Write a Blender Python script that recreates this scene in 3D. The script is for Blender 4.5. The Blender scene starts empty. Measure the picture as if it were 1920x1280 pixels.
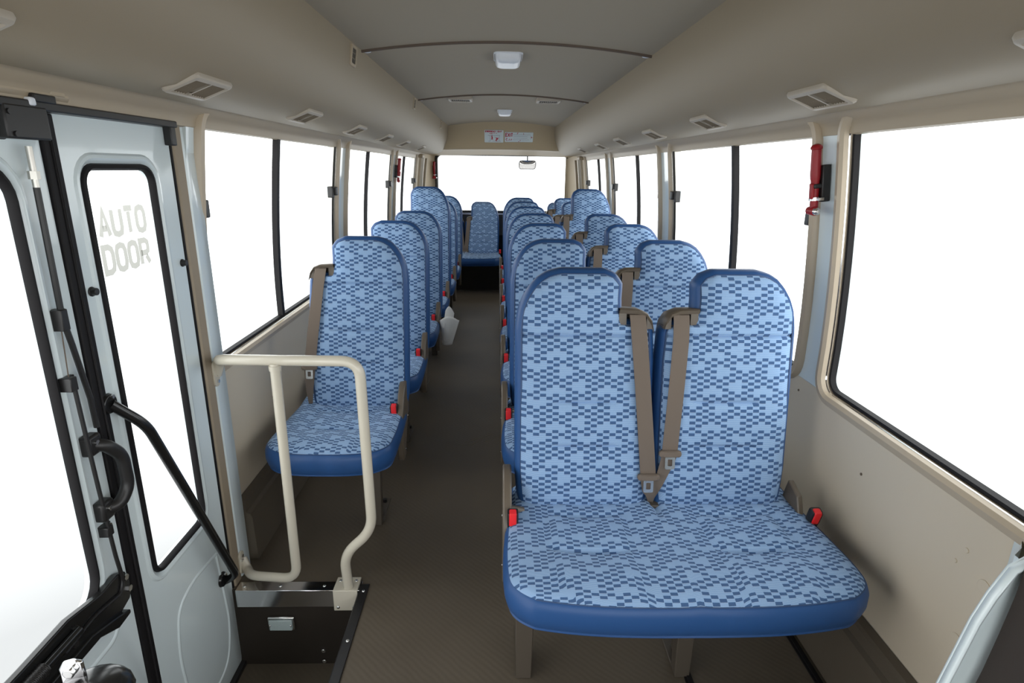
import bpy, math, random
from mathutils import Vector, Matrix

random.seed(4)
C = bpy.context.scene.collection
SC = bpy.context.scene
PI = math.pi
CX = 0.035                      # the coach's centre line

# ------------------------------------------------------------------ camera
cd = bpy.data.cameras.new('camera')
cd.sensor_width = 36.0
cd.lens = 1100.0 / 1920.0 * 36.0
cd.clip_start = 0.02
cam = bpy.data.objects.new('camera', cd)
C.objects.link(cam)
PITCH, YAW, ROLL = math.radians(16.345), math.radians(1.53), 0.0134
fw = Vector((math.sin(YAW) * math.cos(PITCH), math.cos(YAW) * math.cos(PITCH), -math.sin(PITCH)))
rt0 = Vector((math.cos(YAW), -math.sin(YAW), 0))
up0 = rt0.cross(fw)
rt = rt0 * math.cos(ROLL) + up0 * math.sin(ROLL)
up = up0 * math.cos(ROLL) - rt0 * math.sin(ROLL)
m3 = Matrix((rt, up, -fw)).transposed()
cam.matrix_world = Matrix.Translation((0, 0, 1.39)) @ m3.to_4x4()
SC.camera = cam

# ------------------------------------------------------------------ world: a bright white studio round the coach
SIDE, FRONT, BELOW = 3.2, 4.5, 0.95
w = bpy.data.worlds.new('studio'); SC.world = w
w.use_nodes = True
nt = w.node_tree; nt.nodes.clear()
tc = nt.nodes.new('ShaderNodeTexCoord')
sx = nt.nodes.new('ShaderNodeSeparateXYZ')
nt.links.new(tc.outputs['Generated'], sx.inputs[0])
mr = nt.nodes.new('ShaderNodeMapRange'); mr.interpolation_type = 'SMOOTHSTEP'
mr.inputs[1].default_value = -0.2; mr.inputs[2].default_value = -0.9
mr.inputs[3].default_value = SIDE; mr.inputs[4].default_value = FRONT
nt.links.new(sx.outputs[1], mr.inputs[0])
mz = nt.nodes.new('ShaderNodeMapRange')
mz.inputs[1].default_value = 0.0; mz.inputs[2].default_value = -0.55
mz.inputs[3].default_value = 1.0; mz.inputs[4].default_value = BELOW / SIDE
nt.links.new(sx.outputs[2], mz.inputs[0])
mu = nt.nodes.new('ShaderNodeMath'); mu.operation = 'MULTIPLY'
nt.links.new(mr.outputs[0], mu.inputs[0]); nt.links.new(mz.outputs[0], mu.inputs[1])
bg = nt.nodes.new('ShaderNodeBackground'); bg.inputs[0].default_value = (0.985, 0.99, 1.0, 1)
nt.links.new(mu.outputs[0], bg.inputs[1])
wo = nt.nodes.new('ShaderNodeOutputWorld'); nt.links.new(bg.outputs[0], wo.inputs[0])

SC.view_settings.view_transform = 'Standard'
SC.view_settings.look = 'None'
SC.view_settings.gamma = 1.0
SC.view_settings.exposure = 0.0
SC.cycles.max_bounces = 12
SC.cycles.diffuse_bounces = 7
SC.cycles.transparent_max_bounces = 16
SC.cycles.sample_clamp_indirect = 8.0

# ------------------------------------------------------------------ materials
def new_mat(name):
    m = bpy.data.materials.new(name); m.use_nodes = True
    return m, m.node_tree, m.node_tree.nodes['Principled BSDF']

def mat(name, col, rough=0.5, metal=0.0, bump=0.0, scale=200.0, spec=0.5, coat=0.0, vary=0.0):
    m, t, b = new_mat(name)
    b.inputs['Base Color'].default_value = (*col, 1)
    b.inputs['Roughness'].default_value = rough
    b.inputs['Metallic'].default_value = metal
    b.inputs['Specular IOR Level'].default_value = spec
    b.inputs['Coat Weight'].default_value = coat
    if bump or vary:
        tcn = t.nodes.new('ShaderNodeTexCoord')
        n = t.nodes.new('ShaderNodeTexNoise'); n.inputs['Scale'].default_value = scale
        n.inputs['Detail'].default_value = 3
        t.links.new(tcn.outputs['Object'], n.inputs['Vector'])
        if bump:
            bp = t.nodes.new('ShaderNodeBump'); bp.inputs['Strength'].default_value = bump
            bp.inputs['Distance'].default_value = 0.001
            t.links.new(n.outputs['Fac'], bp.inputs['Height'])
            t.links.new(bp.outputs[0], b.inputs['Normal'])
        if vary:
            mx = t.nodes.new('ShaderNodeMix'); mx.data_type = 'RGBA'
            mx.inputs[6].default_value = (*[c * (1 - vary) for c in col], 1)
            mx.inputs[7].default_value = (*[min(1, c * (1 + vary)) for c in col], 1)
            t.links.new(n.outputs['Fac'], mx.inputs[0])
            t.links.new(mx.outputs[2], b.inputs['Base Color'])
    return m

def fabric():
    """woven moquette: pale blue with fine white lines and a staggered lattice of darker bricks"""
    m, t, b = new_mat('blue_moquette')
    N, L = t.nodes, t.links
    def math_(op, a, bb=None, c=None):
        n = N.new('ShaderNodeMath'); n.operation = op
        for i, v in enumerate((a, bb, c)):
            if v is None: continue
            if isinstance(v, (int, float)): n.inputs[i].default_value = v
            else: L.new(v, n.inputs[i])
        return n.outputs[0]
    uv = N.new('ShaderNodeUVMap'); uv.uv_map = 'UVMap'
    s = N.new('ShaderNodeSeparateXYZ'); L.new(uv.outputs[0], s.inputs[0])
    u = math_('DIVIDE', s.outputs[0], 0.0184)
    v = math_('DIVIDE', s.outputs[1], 0.0088)
    i = math_('FLOOR', u); j = math_('FLOOR', v)
    # the weave repeats every 8 bricks across and 12 rows down; a dozen bricks of the repeat stay pale
    cell = math_('ADD', math_('MULTIPLY', math_('FLOORED_MODULO', math_('MULTIPLY', j, -1.0), 12.0), 8.0), math_('FLOORED_MODULO', i, 8.0))
    dark = math_('FLOORED_MODULO', math_('ADD', math_('ADD', i, j), 1.0), 2.0)
    dark = math_('SUBTRACT', 1.0, math_('ABSOLUTE', math_('SUBTRACT', dark, 0.0)))
    for r_, c_ in ((0, 1), (0, 5), (1, 2), (2, 1), (5, 4), (6, 3), (7, 0), (7, 4), (8, 1), (8, 7), (11, 4), (11, 6)):
        dark = math_('SUBTRACT', dark, math_('COMPARE', cell, float(r_ * 8 + c_), 0.2))
    dark = math_('MAXIMUM', dark, 0.0)
    fu = math_('FRACT', u)
    gap = math_('GREATER_THAN', fu, 0.06)
    dark = math_('MULTIPLY', dark, gap)
    lines = math_('GREATER_THAN', math_('FRACT', math_('DIVIDE', s.outputs[1], 0.0022)), 0.58)
    ribs = math_('GREATER_THAN', math_('FRACT', math_('DIVIDE', s.outputs[0], 0.0016)), 0.5)
    mixl = N.new('ShaderNodeMix'); mixl.data_type = 'RGBA'
    mixl.inputs[6].default_value = (0.138, 0.278, 0.520, 1)
    mixl.inputs[7].default_value = (0.445, 0.580, 0.750, 1)
    L.new(lines, mixl.inputs[0])
    mixd = N.new('ShaderNodeMix'); mixd.data_type = 'RGBA'
    mixd.inputs[6].default_value = (0.046, 0.100, 0.222, 1)
    mixd.inputs[7].default_value = (0.066, 0.128, 0.262, 1)
    L.new(ribs, mixd.inputs[0])
    mx = N.new('ShaderNodeMix'); mx.data_type = 'RGBA'
    L.new(dark, mx.inputs[0]); L.new(mixl.outputs[2], mx.inputs[6]); L.new(mixd.outputs[2], mx.inputs[7])
    L.new(mx.outputs[2], b.inputs['Base Color'])
    b.inputs['Roughness'].default_value = 0.85
    b.inputs['Specular IOR Level'].default_value = 0.15
    b.inputs['Sheen Weight'].default_value = 0.12
    n = N.new('ShaderNodeTexNoise'); n.inputs['Scale'].default_value = 26; n.inputs['Detail'].default_value = 1
    tcn = N.new('ShaderNodeTexCoord'); L.new(tcn.outputs['Object'], n.inputs['Vector'])
    bp = N.new('ShaderNodeBump'); bp.inputs['Strength'].default_value = 0.18; bp.inputs['Distance'].default_value = 0.01
    L.new(n.outputs['Fac'], bp.inputs['Height']); L.new(bp.outputs[0], b.inputs['Normal'])
    return m

def floor_mat():
    m, t, b = new_mat('brown_vinyl')
    N, L = t.nodes, t.links
    tcn = N.new('ShaderNodeTexCoord')
    wv = N.new('ShaderNodeTexWave'); wv.wave_type = 'BANDS'; wv.bands_direction = 'DIAGONAL'
    wv.inputs['Scale'].default_value = 26; wv.inputs['Distortion'].default_value = 2.0
    wv.inputs['Detail'].default_value = 1
    L.new(tcn.outputs['Object'], wv.inputs['Vector'])
    ns = N.new('ShaderNodeTexNoise'); ns.inputs['Scale'].default_value = 5
    L.new(tcn.outputs['Object'], ns.inputs['Vector'])
    mx = N.new('ShaderNodeMix'); mx.data_type = 'RGBA'
    mx.inputs[6].default_value = (0.100, 0.080, 0.057, 1)
    mx.inputs[7].default_value = (0.125, 0.102, 0.075, 1)
    L.new(ns.outputs['Fac'], mx.inputs[0]); L.new(mx.outputs[2], b.inputs['Base Color'])
    bp = N.new('ShaderNodeBump'); bp.inputs['Strength'].default_value = 0.12; bp.inputs['Distance'].default_value = 0.002
    L.new(wv.outputs['Fac'], bp.inputs['Height']); L.new(bp.outputs[0], b.inputs['Normal'])
    b.inputs['Roughness'].default_value = 0.55
    b.inputs['Specular IOR Level'].default_value = 0.35
    return m

def glass_mat():
    m = bpy.data.materials.new('window_glass'); m.use_nodes = True
    t = m.node_tree; t.nodes.clear()
    tr = t.nodes.new('ShaderNodeBsdfTransparent'); tr.inputs[0].default_value = (0.94, 0.97, 0.965, 1)
    gl = t.nodes.new('ShaderNodeBsdfGlossy'); gl.inputs['Roughness'].default_value = 0.02
    lw = t.nodes.new('ShaderNodeLayerWeight'); lw.inputs[0].default_value = 0.5
    pw = t.nodes.new('ShaderNodeMath'); pw.operation = 'POWER'; pw.inputs[1].default_value = 4.0
    fr = t.nodes.new('ShaderNodeMath'); fr.operation = 'MULTIPLY_ADD'; fr.inputs[1].default_value = 0.55; fr.inputs[2].default_value = 0.03
    t.links.new(lw.outputs['Facing'], pw.inputs[0]); t.links.new(pw.outputs[0], fr.inputs[0])
    mx = t.nodes.new('ShaderNodeMixShader'); o = t.nodes.new('ShaderNodeOutputMaterial')
    t.links.new(fr.outputs[0], mx.inputs[0]); t.links.new(tr.outputs[0], mx.inputs[1]); t.links.new(gl.outputs[0], mx.inputs[2])
    t.links.new(mx.outputs[0], o.inputs[0])
    return m

def decal_mat():
    m = bpy.data.materials.new('film_lettering'); m.use_nodes = True
    t = m.node_tree; t.nodes.clear()
    tr = t.nodes.new('ShaderNodeBsdfTransparent'); tr.inputs[0].default_value = (0.30, 0.297, 0.275, 1)
    df = t.nodes.new('ShaderNodeBsdfDiffuse'); df.inputs[0].default_value = (0.7, 0.7, 0.66, 1)
    mx = t.nodes.new('ShaderNodeMixShader'); mx.inputs[0].default_value = 0.06
    o = t.nodes.new('ShaderNodeOutputMaterial')
    t.links.new(tr.outputs[0], mx.inputs[1]); t.links.new(df.outputs[0], mx.inputs[2]); t.links.new(mx.outputs[0], o.inputs[0])
    return m

M = {
    'fabric': fabric(),
    'vinyl': mat('blue_vinyl', (0.022, 0.080, 0.232), 0.42, bump=0.06, scale=300, spec=0.35),
    'piping': mat('dark_blue_piping', (0.03, 0.07, 0.17), 0.6),
    'taupe': mat('taupe_plastic', (0.120, 0.096, 0.071), 0.38, bump=0.05, scale=500),
    'leg': mat('taupe_painted_steel', (0.085, 0.070, 0.054), 0.45),
    'belt': mat('taupe_webbing', (0.165, 0.132, 0.107), 0.8, bump=0.25, scale=900, spec=0.2),
    'steel': mat('bright_steel', (0.75, 0.75, 0.74), 0.25, 1.0),
    'chrome': mat('chrome', (0.85, 0.85, 0.86), 0.12, 1.0),
    'alu': mat('anodised_aluminium', (0.62, 0.60, 0.55), 0.35, 0.9),
    'red': mat('red_plastic', (0.80, 0.022, 0.025), 0.3),
    'darkred': mat('dark_red_plastic', (0.33, 0.008, 0.014), 0.4, bump=0.1, scale=120),
    'black': mat('black_plastic', (0.016, 0.015, 0.015), 0.4),
    'gloss_black': mat('gloss_black_paint', (0.012, 0.012, 0.012), 0.2),
    'rubber': mat('black_rubber', (0.010, 0.009, 0.010), 0.6, spec=0.25),
    'pile': mat('dark_blue_pile', (0.045, 0.060, 0.100), 0.9, bump=0.5, scale=250),
    'darkbrown': mat('dark_brown_trim', (0.030, 0.022, 0.018), 0.7, bump=0.1, scale=300),
    'riser': mat('dark_brown_vinyl', (0.020, 0.014, 0.009), 0.6),
    'beige': mat('beige_trim', (0.430, 0.352, 0.248), 0.45, bump=0.05, scale=350),
    'beige_gloss': mat('beige_window_trim', (0.50, 0.415, 0.305), 0.32),
    'post_cover': mat('taupe_post_cover', (0.330, 0.270, 0.195), 0.6, bump=0.1, scale=300),
    'panel': mat('beige_wall_board', (0.680, 0.590, 0.455), 0.40, bump=0.04, scale=150),
    'ceiling': mat('grey_beige_headlining', (0.370, 0.318, 0.238), 0.75, bump=0.1, scale=600),
    'header': mat('beige_header_trim', (0.470, 0.375, 0.240), 0.5, bump=0.05, scale=350),
    'duct': mat('beige_duct', (0.300, 0.245, 0.168), 0.55, bump=0.08, scale=500),
    'seam': mat('brown_seam', (0.12, 0.085, 0.06), 0.6),
    'white': mat('pale_blue_white_paint', (0.74, 0.83, 0.85), 0.18, coat=0.4),
    'ivory': mat('ivory_paint', (0.62, 0.575, 0.475), 0.25, coat=0.3),
    'lens': mat('white_lamp_lens', (0.82, 0.86, 0.92), 0.3),
    'vent': mat('vent_frame_plastic', (0.43, 0.38, 0.31), 0.45),
    'louvre': mat('vent_louvre_plastic', (0.16, 0.13, 0.092), 0.5),
    'cavity': mat('vent_cavity', (0.05, 0.042, 0.032), 0.8),
    'baseboard': mat('brown_skirting', (0.115, 0.095, 0.070), 0.5, bump=0.06, scale=300),
    'sticker': mat('sticker_white', (0.66, 0.74, 0.76), 0.5),
    'ink_red': mat('ink_red', (0.45, 0.02, 0.04), 0.6),
    'ink_grey': mat('ink_grey', (0.22, 0.24, 0.28), 0.6),
    'pouch': mat('white_plastic', (0.78, 0.78, 0.75), 0.35),
    'mirror': mat('mirror_face', (0.80, 0.76, 0.73), 0.08, 1.0),
    'skin': mat('outer_body_paint', (0.7, 0.72, 0.74), 0.4),
    'floor': floor_mat(),
    'glass': glass_mat(),
    'decal': decal_mat(),
}

# ------------------------------------------------------------------ mesh helpers
class MB:
    def __init__(s):
        s.v, s.f, s.fm, s.uv = [], [], [], {}
    def add(s, vs, fs, m=0, uvs=None):
        o = len(s.v)
        s.v += [tuple(p) for p in vs]
        for f in fs:
            s.f.append([i + o for i in f]); s.fm.append(m)
        if uvs:
            for i, q in enumerate(uvs): s.uv[o + i] = q
        return s
    def box(s, x0, x1, y0, y1, z0, z1, m=0):
        vs = [(x, y, z) for z in (z0, z1) for y in (y0, y1) for x in (x0, x1)]
        return s.add(vs, [(0, 2, 3, 1), (4, 5, 7, 6), (0, 1, 5, 4), (2, 6, 7, 3), (0, 4, 6, 2), (1, 3, 7, 5)], m)
    def grid(s, fn, nu, nv, m=0, uvf=None, flip=False):
        vs, uvs = [], []
        for j in range(nv + 1):
            for i in range(nu + 1):
                vs.append(fn(i / nu, j / nv))
                if uvf: uvs.append(uvf(i / nu, j / nv))
        W = nu + 1
        fs = [(j * W + i, j * W + i + 1, (j + 1) * W + i + 1, (j + 1) * W + i) for j in range(nv) for i in range(nu)]
        if flip: fs = [f[::-1] for f in fs]
        return s.add(vs, fs, m, uvs or None)
    def tube(s, pts, r, n=10, m=0, cap=True):
        pts = [Vector(p) for p in pts]
        rs = r if isinstance(r, (list, tuple)) else [r] * len(pts)
        t0 = (pts[1] - pts[0]).normalized()
        a = Vector((0, 0, 1)) if abs(t0.z) < 0.9 else Vector((1, 0, 0))
        nrm = t0.cross(a).normalized()
        vs, fs = [], []
        for k, p in enumerate(pts):
            if k == 0: t = t0
            elif k == len(pts) - 1: t = (pts[k] - pts[k - 1]).normalized()
            else: t = ((pts[k + 1] - p).normalized() + (p - pts[k - 1]).normalized()).normalized()
            nrm = (nrm - t * nrm.dot(t)).normalized()
            bn = t.cross(nrm)
            for q in range(n):
                an = 2 * PI * q / n
                vs.append(p + (nrm * math.cos(an) + bn * math.sin(an)) * rs[k])
        for k in range(len(pts) - 1):
            for q in range(n):
                fs.append((k * n + q, k * n + (q + 1) % n, (k + 1) * n + (q + 1) % n, (k + 1) * n + q))
        if cap:
            fs.append(tuple(range(n))[::-1]); fs.append(tuple((len(pts) - 1) * n + q for q in range(n)))
        return s.add(vs, fs, m)
    def prism(s, poly, fn0, fn1, m=0):
        """a polygon given twice through two point makers, joined by walls"""
        n = len(poly)
        vs = [fn0(*p) for p in poly] + [fn1(*p) for p in poly]
        fs = [tuple(range(n))[::-1], tuple(range(n, 2 * n))]
        fs += [(i, (i + 1) % n, n + (i + 1) % n, n + i) for i in range(n)]
        return s.add(vs, fs, m)
    def strip(s, loops, m=0, closed=True):
        n = len(loops[0]); vs = [p for l in loops for p in l]; fs = []
        for k in range(len(loops) - 1):
            for i in range(n if closed else n - 1):
                fs.append((k * n + i, k * n + (i + 1) % n, (k + 1) * n + (i + 1) % n, (k + 1) * n + i))
        return s.add(vs, fs, m)
    def ball(s, c, r, nu=12, nv=8, m=0):
        rx, ry, rz = r if isinstance(r, (list, tuple)) else (r, r, r)
        return s.grid(lambda a, b: (c[0] + rx * math.cos(2 * PI * a) * math.sin(PI * b), c[1] + ry * math.sin(2 * PI * a) * math.sin(PI * b),
                                    c[2] + rz * math.cos(PI * b)), nu, nv, m)
    def build(s, name, mats, parent=None, bevel=0.0, smooth=True, angle=38, seg=2, subsurf=0):
        me = bpy.data.meshes.new(name)
        me.from_pydata(s.v, [], s.f)
        mats = mats if isinstance(mats, (list, tuple)) else [mats]
        for q in mats: me.materials.append(M[q] if isinstance(q, str) else q)
        me.polygons.foreach_set('material_index', s.fm)
        if s.uv:
            ul = me.uv_layers.new(name='UVMap')
            for lp in me.loops: ul.data[lp.index].uv = s.uv.get(lp.vertex_index, (0, 0))
        me.validate(); me.update()
        if smooth:
            me.polygons.foreach_set('use_smooth', [True] * len(me.polygons))
            me.set_sharp_from_angle(angle=math.radians(angle))
        o = bpy.data.objects.new(name, me); C.objects.link(o)
        if parent: o.parent = parent
        if bevel:
            b = o.modifiers.new('bevel', 'BEVEL'); b.width = bevel; b.segments = seg
            b.limit_method = 'ANGLE'; b.angle_limit = math.radians(40); b.harden_normals = False
        if subsurf:
            b = o.modifiers.new('sub', 'SUBSURF'); b.levels = subsurf; b.render_levels = subsurf
        return o

def fillet(pts, r, n=7):
    """round the corners of a 3-D polyline"""
    pts = [Vector(p) for p in pts]; out = [pts[0]]
    for a, b, c in zip(pts, pts[1:], pts[2:]):
        rr = r
        d1, d2 = (a - b), (c - b)
        k = min(rr, d1.length * 0.48, d2.length * 0.48)
        p0, p1 = b + d1.normalized() * k, b + d2.normalized() * k
        for i in range(n + 1):
            t = i / n
            out.append(p0 * (1 - t) ** 2 + b * 2 * t * (1 - t) + p1 * t ** 2)
    out.append(pts[-1]); return out

def empty(name, loc=(0, 0, 0), label=None, cat=None, group=None):
    o = bpy.data.objects.new(name, None); C.objects.link(o); o.location = loc
    o.empty_display_size = 0.05
    return tag(o, label, cat, group)
def tag(o, label=None, cat=None, group=None):
    if label: o['label'] = label
    if cat: o['category'] = cat
    if group: o['group'] = group
    return o
def struct(o):
    o['kind'] = 'structure'; return o
def copy_tree(o, parent=None):
    c = o.copy(); C.objects.link(c)
    if parent: c.parent = parent
    for ch in list(o.children): copy_tree(ch, c)
    return c

def lerp(a, b, t): return a + (b - a) * t
def interp(tab, x):
    if x <= tab[0][0]: return tab[0][1]
    for (x0, y0), (x1, y1) in zip(tab, tab[1:]):
        if x <= x1: return lerp(y0, y1, (x - x0) / (x1 - x0))
    return tab[-1][1]

def hz(z):
    """half width of the body's inner side at height z (the sides lean in above the sill)"""
    return 0.967 - (0.050 * ((z - 0.85) / 0.64) ** 1.7 if z > 0.85 else 0.0)

def rrect(a0, a1, b0, b1, r, n=6, seg=8):
    """rounded rectangle as a closed list of (a, b), with intermediate points along the sides"""
    out = []
    cs = [(a1 - r, b0 + r, -PI / 2), (a1 - r, b1 - r, 0), (a0 + r, b1 - r, PI / 2), (a0 + r, b0 + r, PI)]
    for k, (ca, cb, an) in enumerate(cs):
        arc = [(ca + r * math.cos(an + PI / 2 * i / n), cb + r * math.sin(an + PI / 2 * i / n)) for i in range(n + 1)]
        out += arc
        nx = cs[(k + 1) % 4]
        e = (nx[0] + r * math.cos(nx[2]), nx[1] + r * math.sin(nx[2]))
        for i in range(1, seg): out.append((lerp(arc[-1][0], e[0], i / seg), lerp(arc[-1][1], e[1], i / seg)))
    return out

def ring(mb, mapf, rect, r, prof, m=0, seg=8):
    loops = []
    for ins, off in prof:
        a0, a1, b0, b1 = rect
        loops.append([mapf(a, b, off) for a, b in rrect(a0 + ins, a1 - ins, b0 + ins, b1 - ins, max(r - ins, 0.004), seg=seg)])
    mb.strip(loops, m)

def side_map(s): return lambda y, z, off: (CX + s * (hz(z) + off), y, z)

# ------------------------------------------------------------------ structure: floor, step well, walls
Y0, YB = -1.0, 7.5                                             # front and rear of the shell
WELL_X, WELL_Y = -0.462, 1.706
f = MB()
f.box(WELL_X, 1.04, Y0, YB, -0.04, 0)
f.box(-0.99, WELL_X, WELL_Y + 0.004, YB, -0.04, 0)
floor = struct(f.build('floor', 'floor'))
st = MB(); st.box(-1.0, WELL_X, Y0, WELL_Y, -0.36, -0.315)
struct(st.build('step_floor', 'floor', floor))
rs = MB(); rs.box(-1.0, WELL_X, WELL_Y, WELL_Y + 0.004, -0.315, -0.0005); rs.box(WELL_X, WELL_X + 0.004, Y0, WELL_Y, -0.315, -0.0005)
struct(rs.build('step_riser', 'riser', floor))
for x in (0.552, 0.9205):
    tr = MB(); tr.box(x - 0.011, x + 0.011, 0.95, 6.9, 0.0, 0.004); tr.box(x - 0.004, x + 0.004, 0.95, 6.9, 0.004, 0.0075)
    struct(tr.build('seat_track', 'rubber', floor))
sc = MB()
for pts in ([(-.17, 2.83), (-.13, 2.86), (-.08, 2.90), (-.03, 2.93)], [(-.20, 2.80), (-.13, 2.80), (-.09, 2.86)], [(-.06, 2.84), (.0, 2.90)]):
    sc.tube([(x, y, 0.0005) for x, y in pts], 0.0012, 5)
struct(sc.build('scuff_mark', mat('scuff', (0.2, 0.17, 0.13), 0.6), floor))

def wall(side, s, yfront, wins):
    nm = 'wall_' + side
    b = MB()
    b.grid(lambda u, v: (CX + s * hz(.2), lerp(yfront, YB, u), lerp(0.0, 0.745, v)), 2, 2)
    b.grid(lambda u, v: (CX + s * (hz(.2) + .06), lerp(Y0 if s > 0 else yfront, YB, u), lerp(-0.04, 0.74, v)), 2, 2, 1)
    b.grid(lambda u, v: (CX + s * (hz(.2) + .06 * v), lerp(yfront, YB, u), 0.745), 2, 1, 1)
    root = struct(b.build(nm, ['panel', 'skin']))
    # header above the windows
    h = MB()
    prof = [(0.845, 1.552), (0.852, 1.560), (0.875, 1.548), (0.8765, 1.545), (0.905, 1.530), (0.913, 1.515), (0.915, 1.495), (0.93, 1.492), (0.97, 1.50)]
    h.strip([[(CX + s * a, y, z) for a, z in prof] for y in (Y0, YB)], closed=False)
    h.grid(lambda u, v: (CX + s * lerp(0.97, 1.0, v), lerp(Y0, YB, u), lerp(1.50, 1.93, v)), 1, 1, 1)
    struct(h.build('header_trim', ['beige', 'skin'], root))
    for y0, y1 in wins:
        p = MB()
        zs = lambda v: lerp(0.72, 1.515, v)
        p.grid(lambda u, v: (CX + s * (hz(zs(v)) + .0025), lerp(y0, y1, u), zs(v)), 1, 14)
        p.grid(lambda u, v: (CX + s * (hz(zs(v)) + .05), lerp(y0, y1, u), zs(v)), 1, 14)
        for y in (y0, y1):
            p.grid(lambda u, v: (CX + s * (hz(zs(v)) + .05 * u), y, zs(v)), 1, 14)
        struct(p.build('body_pillar', 'white', root))
    return root

# window openings (y ranges) on each side; pillars are what is between them
WL = [(1.865, 3.40), (3.64, 5.12), (5.37, 6.62)]
WR = [(0.885, 1.665), (1.835, 3.36), (3.62, 5.10), (5.37, 6.62)]
wl = wall('left', -1, 1.76, [(1.78, 1.866), (3.399, 3.641), (5.119, 5.371), (6.619, 6.95)])
wr = wall('right', 1, 0.55, [(0.55, 0.886), (1.664, 1.836), (3.359, 3.621), (5.099, 5.371), (6.619, 6.95)])

wn = 0
def side_window(s, rng, slider, r=0.05):
    global wn
    wn += 1
    mp = side_map(s); y0, y1 = rng; z0, z1 = 0.752, 1.535
    p = MB()
    zz = lambda v: lerp(z0, z1, v)
    p.grid(lambda u, v: mp(lerp(y0 - .01, y1 + .01, u), zz(v), 0.03), 1, 12)
    root = struct(p.build('window_%d' % wn, 'glass'))
    t = MB()
    ring(t, mp, (y0, y1, z0, z1), r, [(-.036, .006), (-.035, -.006), (-.028, -.016), (-.012, -.019), (-.002, -.012), (.002, .004), (.002, .022)])
    struct(t.build('window_trim', 'beige_gloss', root))
    g = MB()
    ring(g, mp, (y0, y1, z0, z1), r, [(.001, .012), (.006, .008), (.012, .010), (.014, .026)])
    struct(g.build('glazing_seal', 'rubber', root))
    c = MB()
    ring(c, mp, (y0, y1, z0, z1), r, [(-.001, .003), (.0015, .000), (.003, .003)])
    struct(c.build('chrome_bead', 'chrome', root))
    def upright(ya, yb, oa, ob, name, m):
        q = MB()
        zv = lambda v: lerp(z0 + .004, z1 - .004, v)
        cs = [(ya, ob), (ya, oa), (yb, oa), (yb, ob)]
        q.strip([[mp(y, zv(k / 12), o) for y, o in cs] for k in range(13)], closed=True)
        return struct(q.build(name, m, root))
    if slider:
        ym = lerp(y0, y1, 0.435)
        upright(ym - .012, ym + .012, .006, .028, 'sliding_seal', 'rubber')
        upright(ym + .013, ym + .034, .012, .028, 'pile_strip', 'pile')
        upright(y1 - .050, y1 - .036, .004, .028, 'end_channel', 'alu')
        upright(y1 - .034, y1 - .018, .002, .028, 'end_rubber', 'rubber')
        upright(y1 - .017, y1 - .003, .000, .028, 'end_channel', 'alu')
        l = MB(); zc = 1.262
        h0 = CX + s * (hz(zc) - .022); h1 = CX + s * (hz(zc) + .02)
        l.box(min(h0, h1), max(h0, h1), y1 - .055, y1 - .015, zc - .022, zc + .022)
        h0 = CX + s * (hz(zc) - .010)
        l.box(min(h0, h1), max(h0, h1), y1 - .085, y1 - .055, zc - .034, zc + .026)
        struct(l.build('window_latch', 'black', root, bevel=.004))
        l = MB(); h0 = CX + s * (hz(zc) - .006)
        l.box(min(h0, h1), max(h0, h1), y0 + .012, y0 + .04, zc - .03, zc + .025)
        struct(l.build('finger_pull', 'black', root, bevel=.004))
    return root
for rng in WL: side_window(-1, rng, True)
side_window(1, WR[0], False)
for rng in WR[1:]: side_window(1, rng, True)

# skirting: the heater duct cover along the floor
for side, s, ya in (('left', -1, 1.869), ('right', 1, 0.35)):
    b = MB(); h = hz(.2)
    prof = [(h - .004, .0), (h - .060, .002), (h - .056, .175), (h - .050, .190), (h - .036, .196), (h - .032, .225), (h - .026, .234), (h - .002, .236)]
    b.strip([[(CX + s * a, y, z) for a, z in prof] for y in (ya, YB - .1)], closed=False)
    b.add([(CX + s * a, ya, z) for a, z in prof], [tuple(range(len(prof)))])
    struct(b.build('baseboard_' + side, 'baseboard', angle=25))
# screws and plugs on the right wall board
for (y, z, r, m_) in ((1.42, .60, .004, 'seam'), (1.05, .625, .006, 'panel'), (1.07, .585, .005, 'panel'), (0.99, .58, .016, 'panel'), (1.02, .42, .016, 'panel'), (1.80, .70, .004, 'seam')):
    b = MB(); xw = CX + hz(.2)
    b.tube([(xw + .001, y, z), (xw - .0025, y, z)], r, 16)
    struct(b.build('wall_plug', m_, wr, bevel=.001))
b = MB(); xw = CX - hz(.2)
b.tube([(xw - .001, 2.30, .47), (xw + .003, 2.30, .47)], .005, 10)
struct(b.build('wall_plug', 'seam', wl))

# ------------------------------------------------------------------ ceiling, ducts and rear end
def cz(x):
    return 1.872 - 0.042 * (abs(x - CX) / 0.575) ** 2
c = MB()
c.grid(lambda u, v: (CX + lerp(-.60, .60, u), lerp(Y0, 6.75, v), cz(CX + lerp(-.60, .60, u))), 24, 2)
c.box(-1.0, 1.07, Y0, YB + .08, 1.93, 1.97, 1)
ceil = struct(c.build('ceiling', ['ceiling', 'skin']))
for y in (2.548, 4.245):
    s_ = MB()
    pr_ = [(-.013, .000), (-.010, -.0060), (-.001, -.0085), (.001, -.0035), (.006, -.0030), (.010, .0005)]
    s_.strip([[(CX + lerp(-.577, .577, k / 24), y + a, cz(CX + lerp(-.577, .577, k / 24)) + dz) for a, dz in pr_] for k in range(25)], closed=False)
    struct(s_.build('ceiling_seam', 'seam', ceil))
    for s in (-1, 1):
        e = MB(); e.ball((CX + s * .558, y + .022, cz(CX + s * .558) - .001), (.018, .016, .006))
        struct(e.build('seam_clip', 'lens', ceil))

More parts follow.
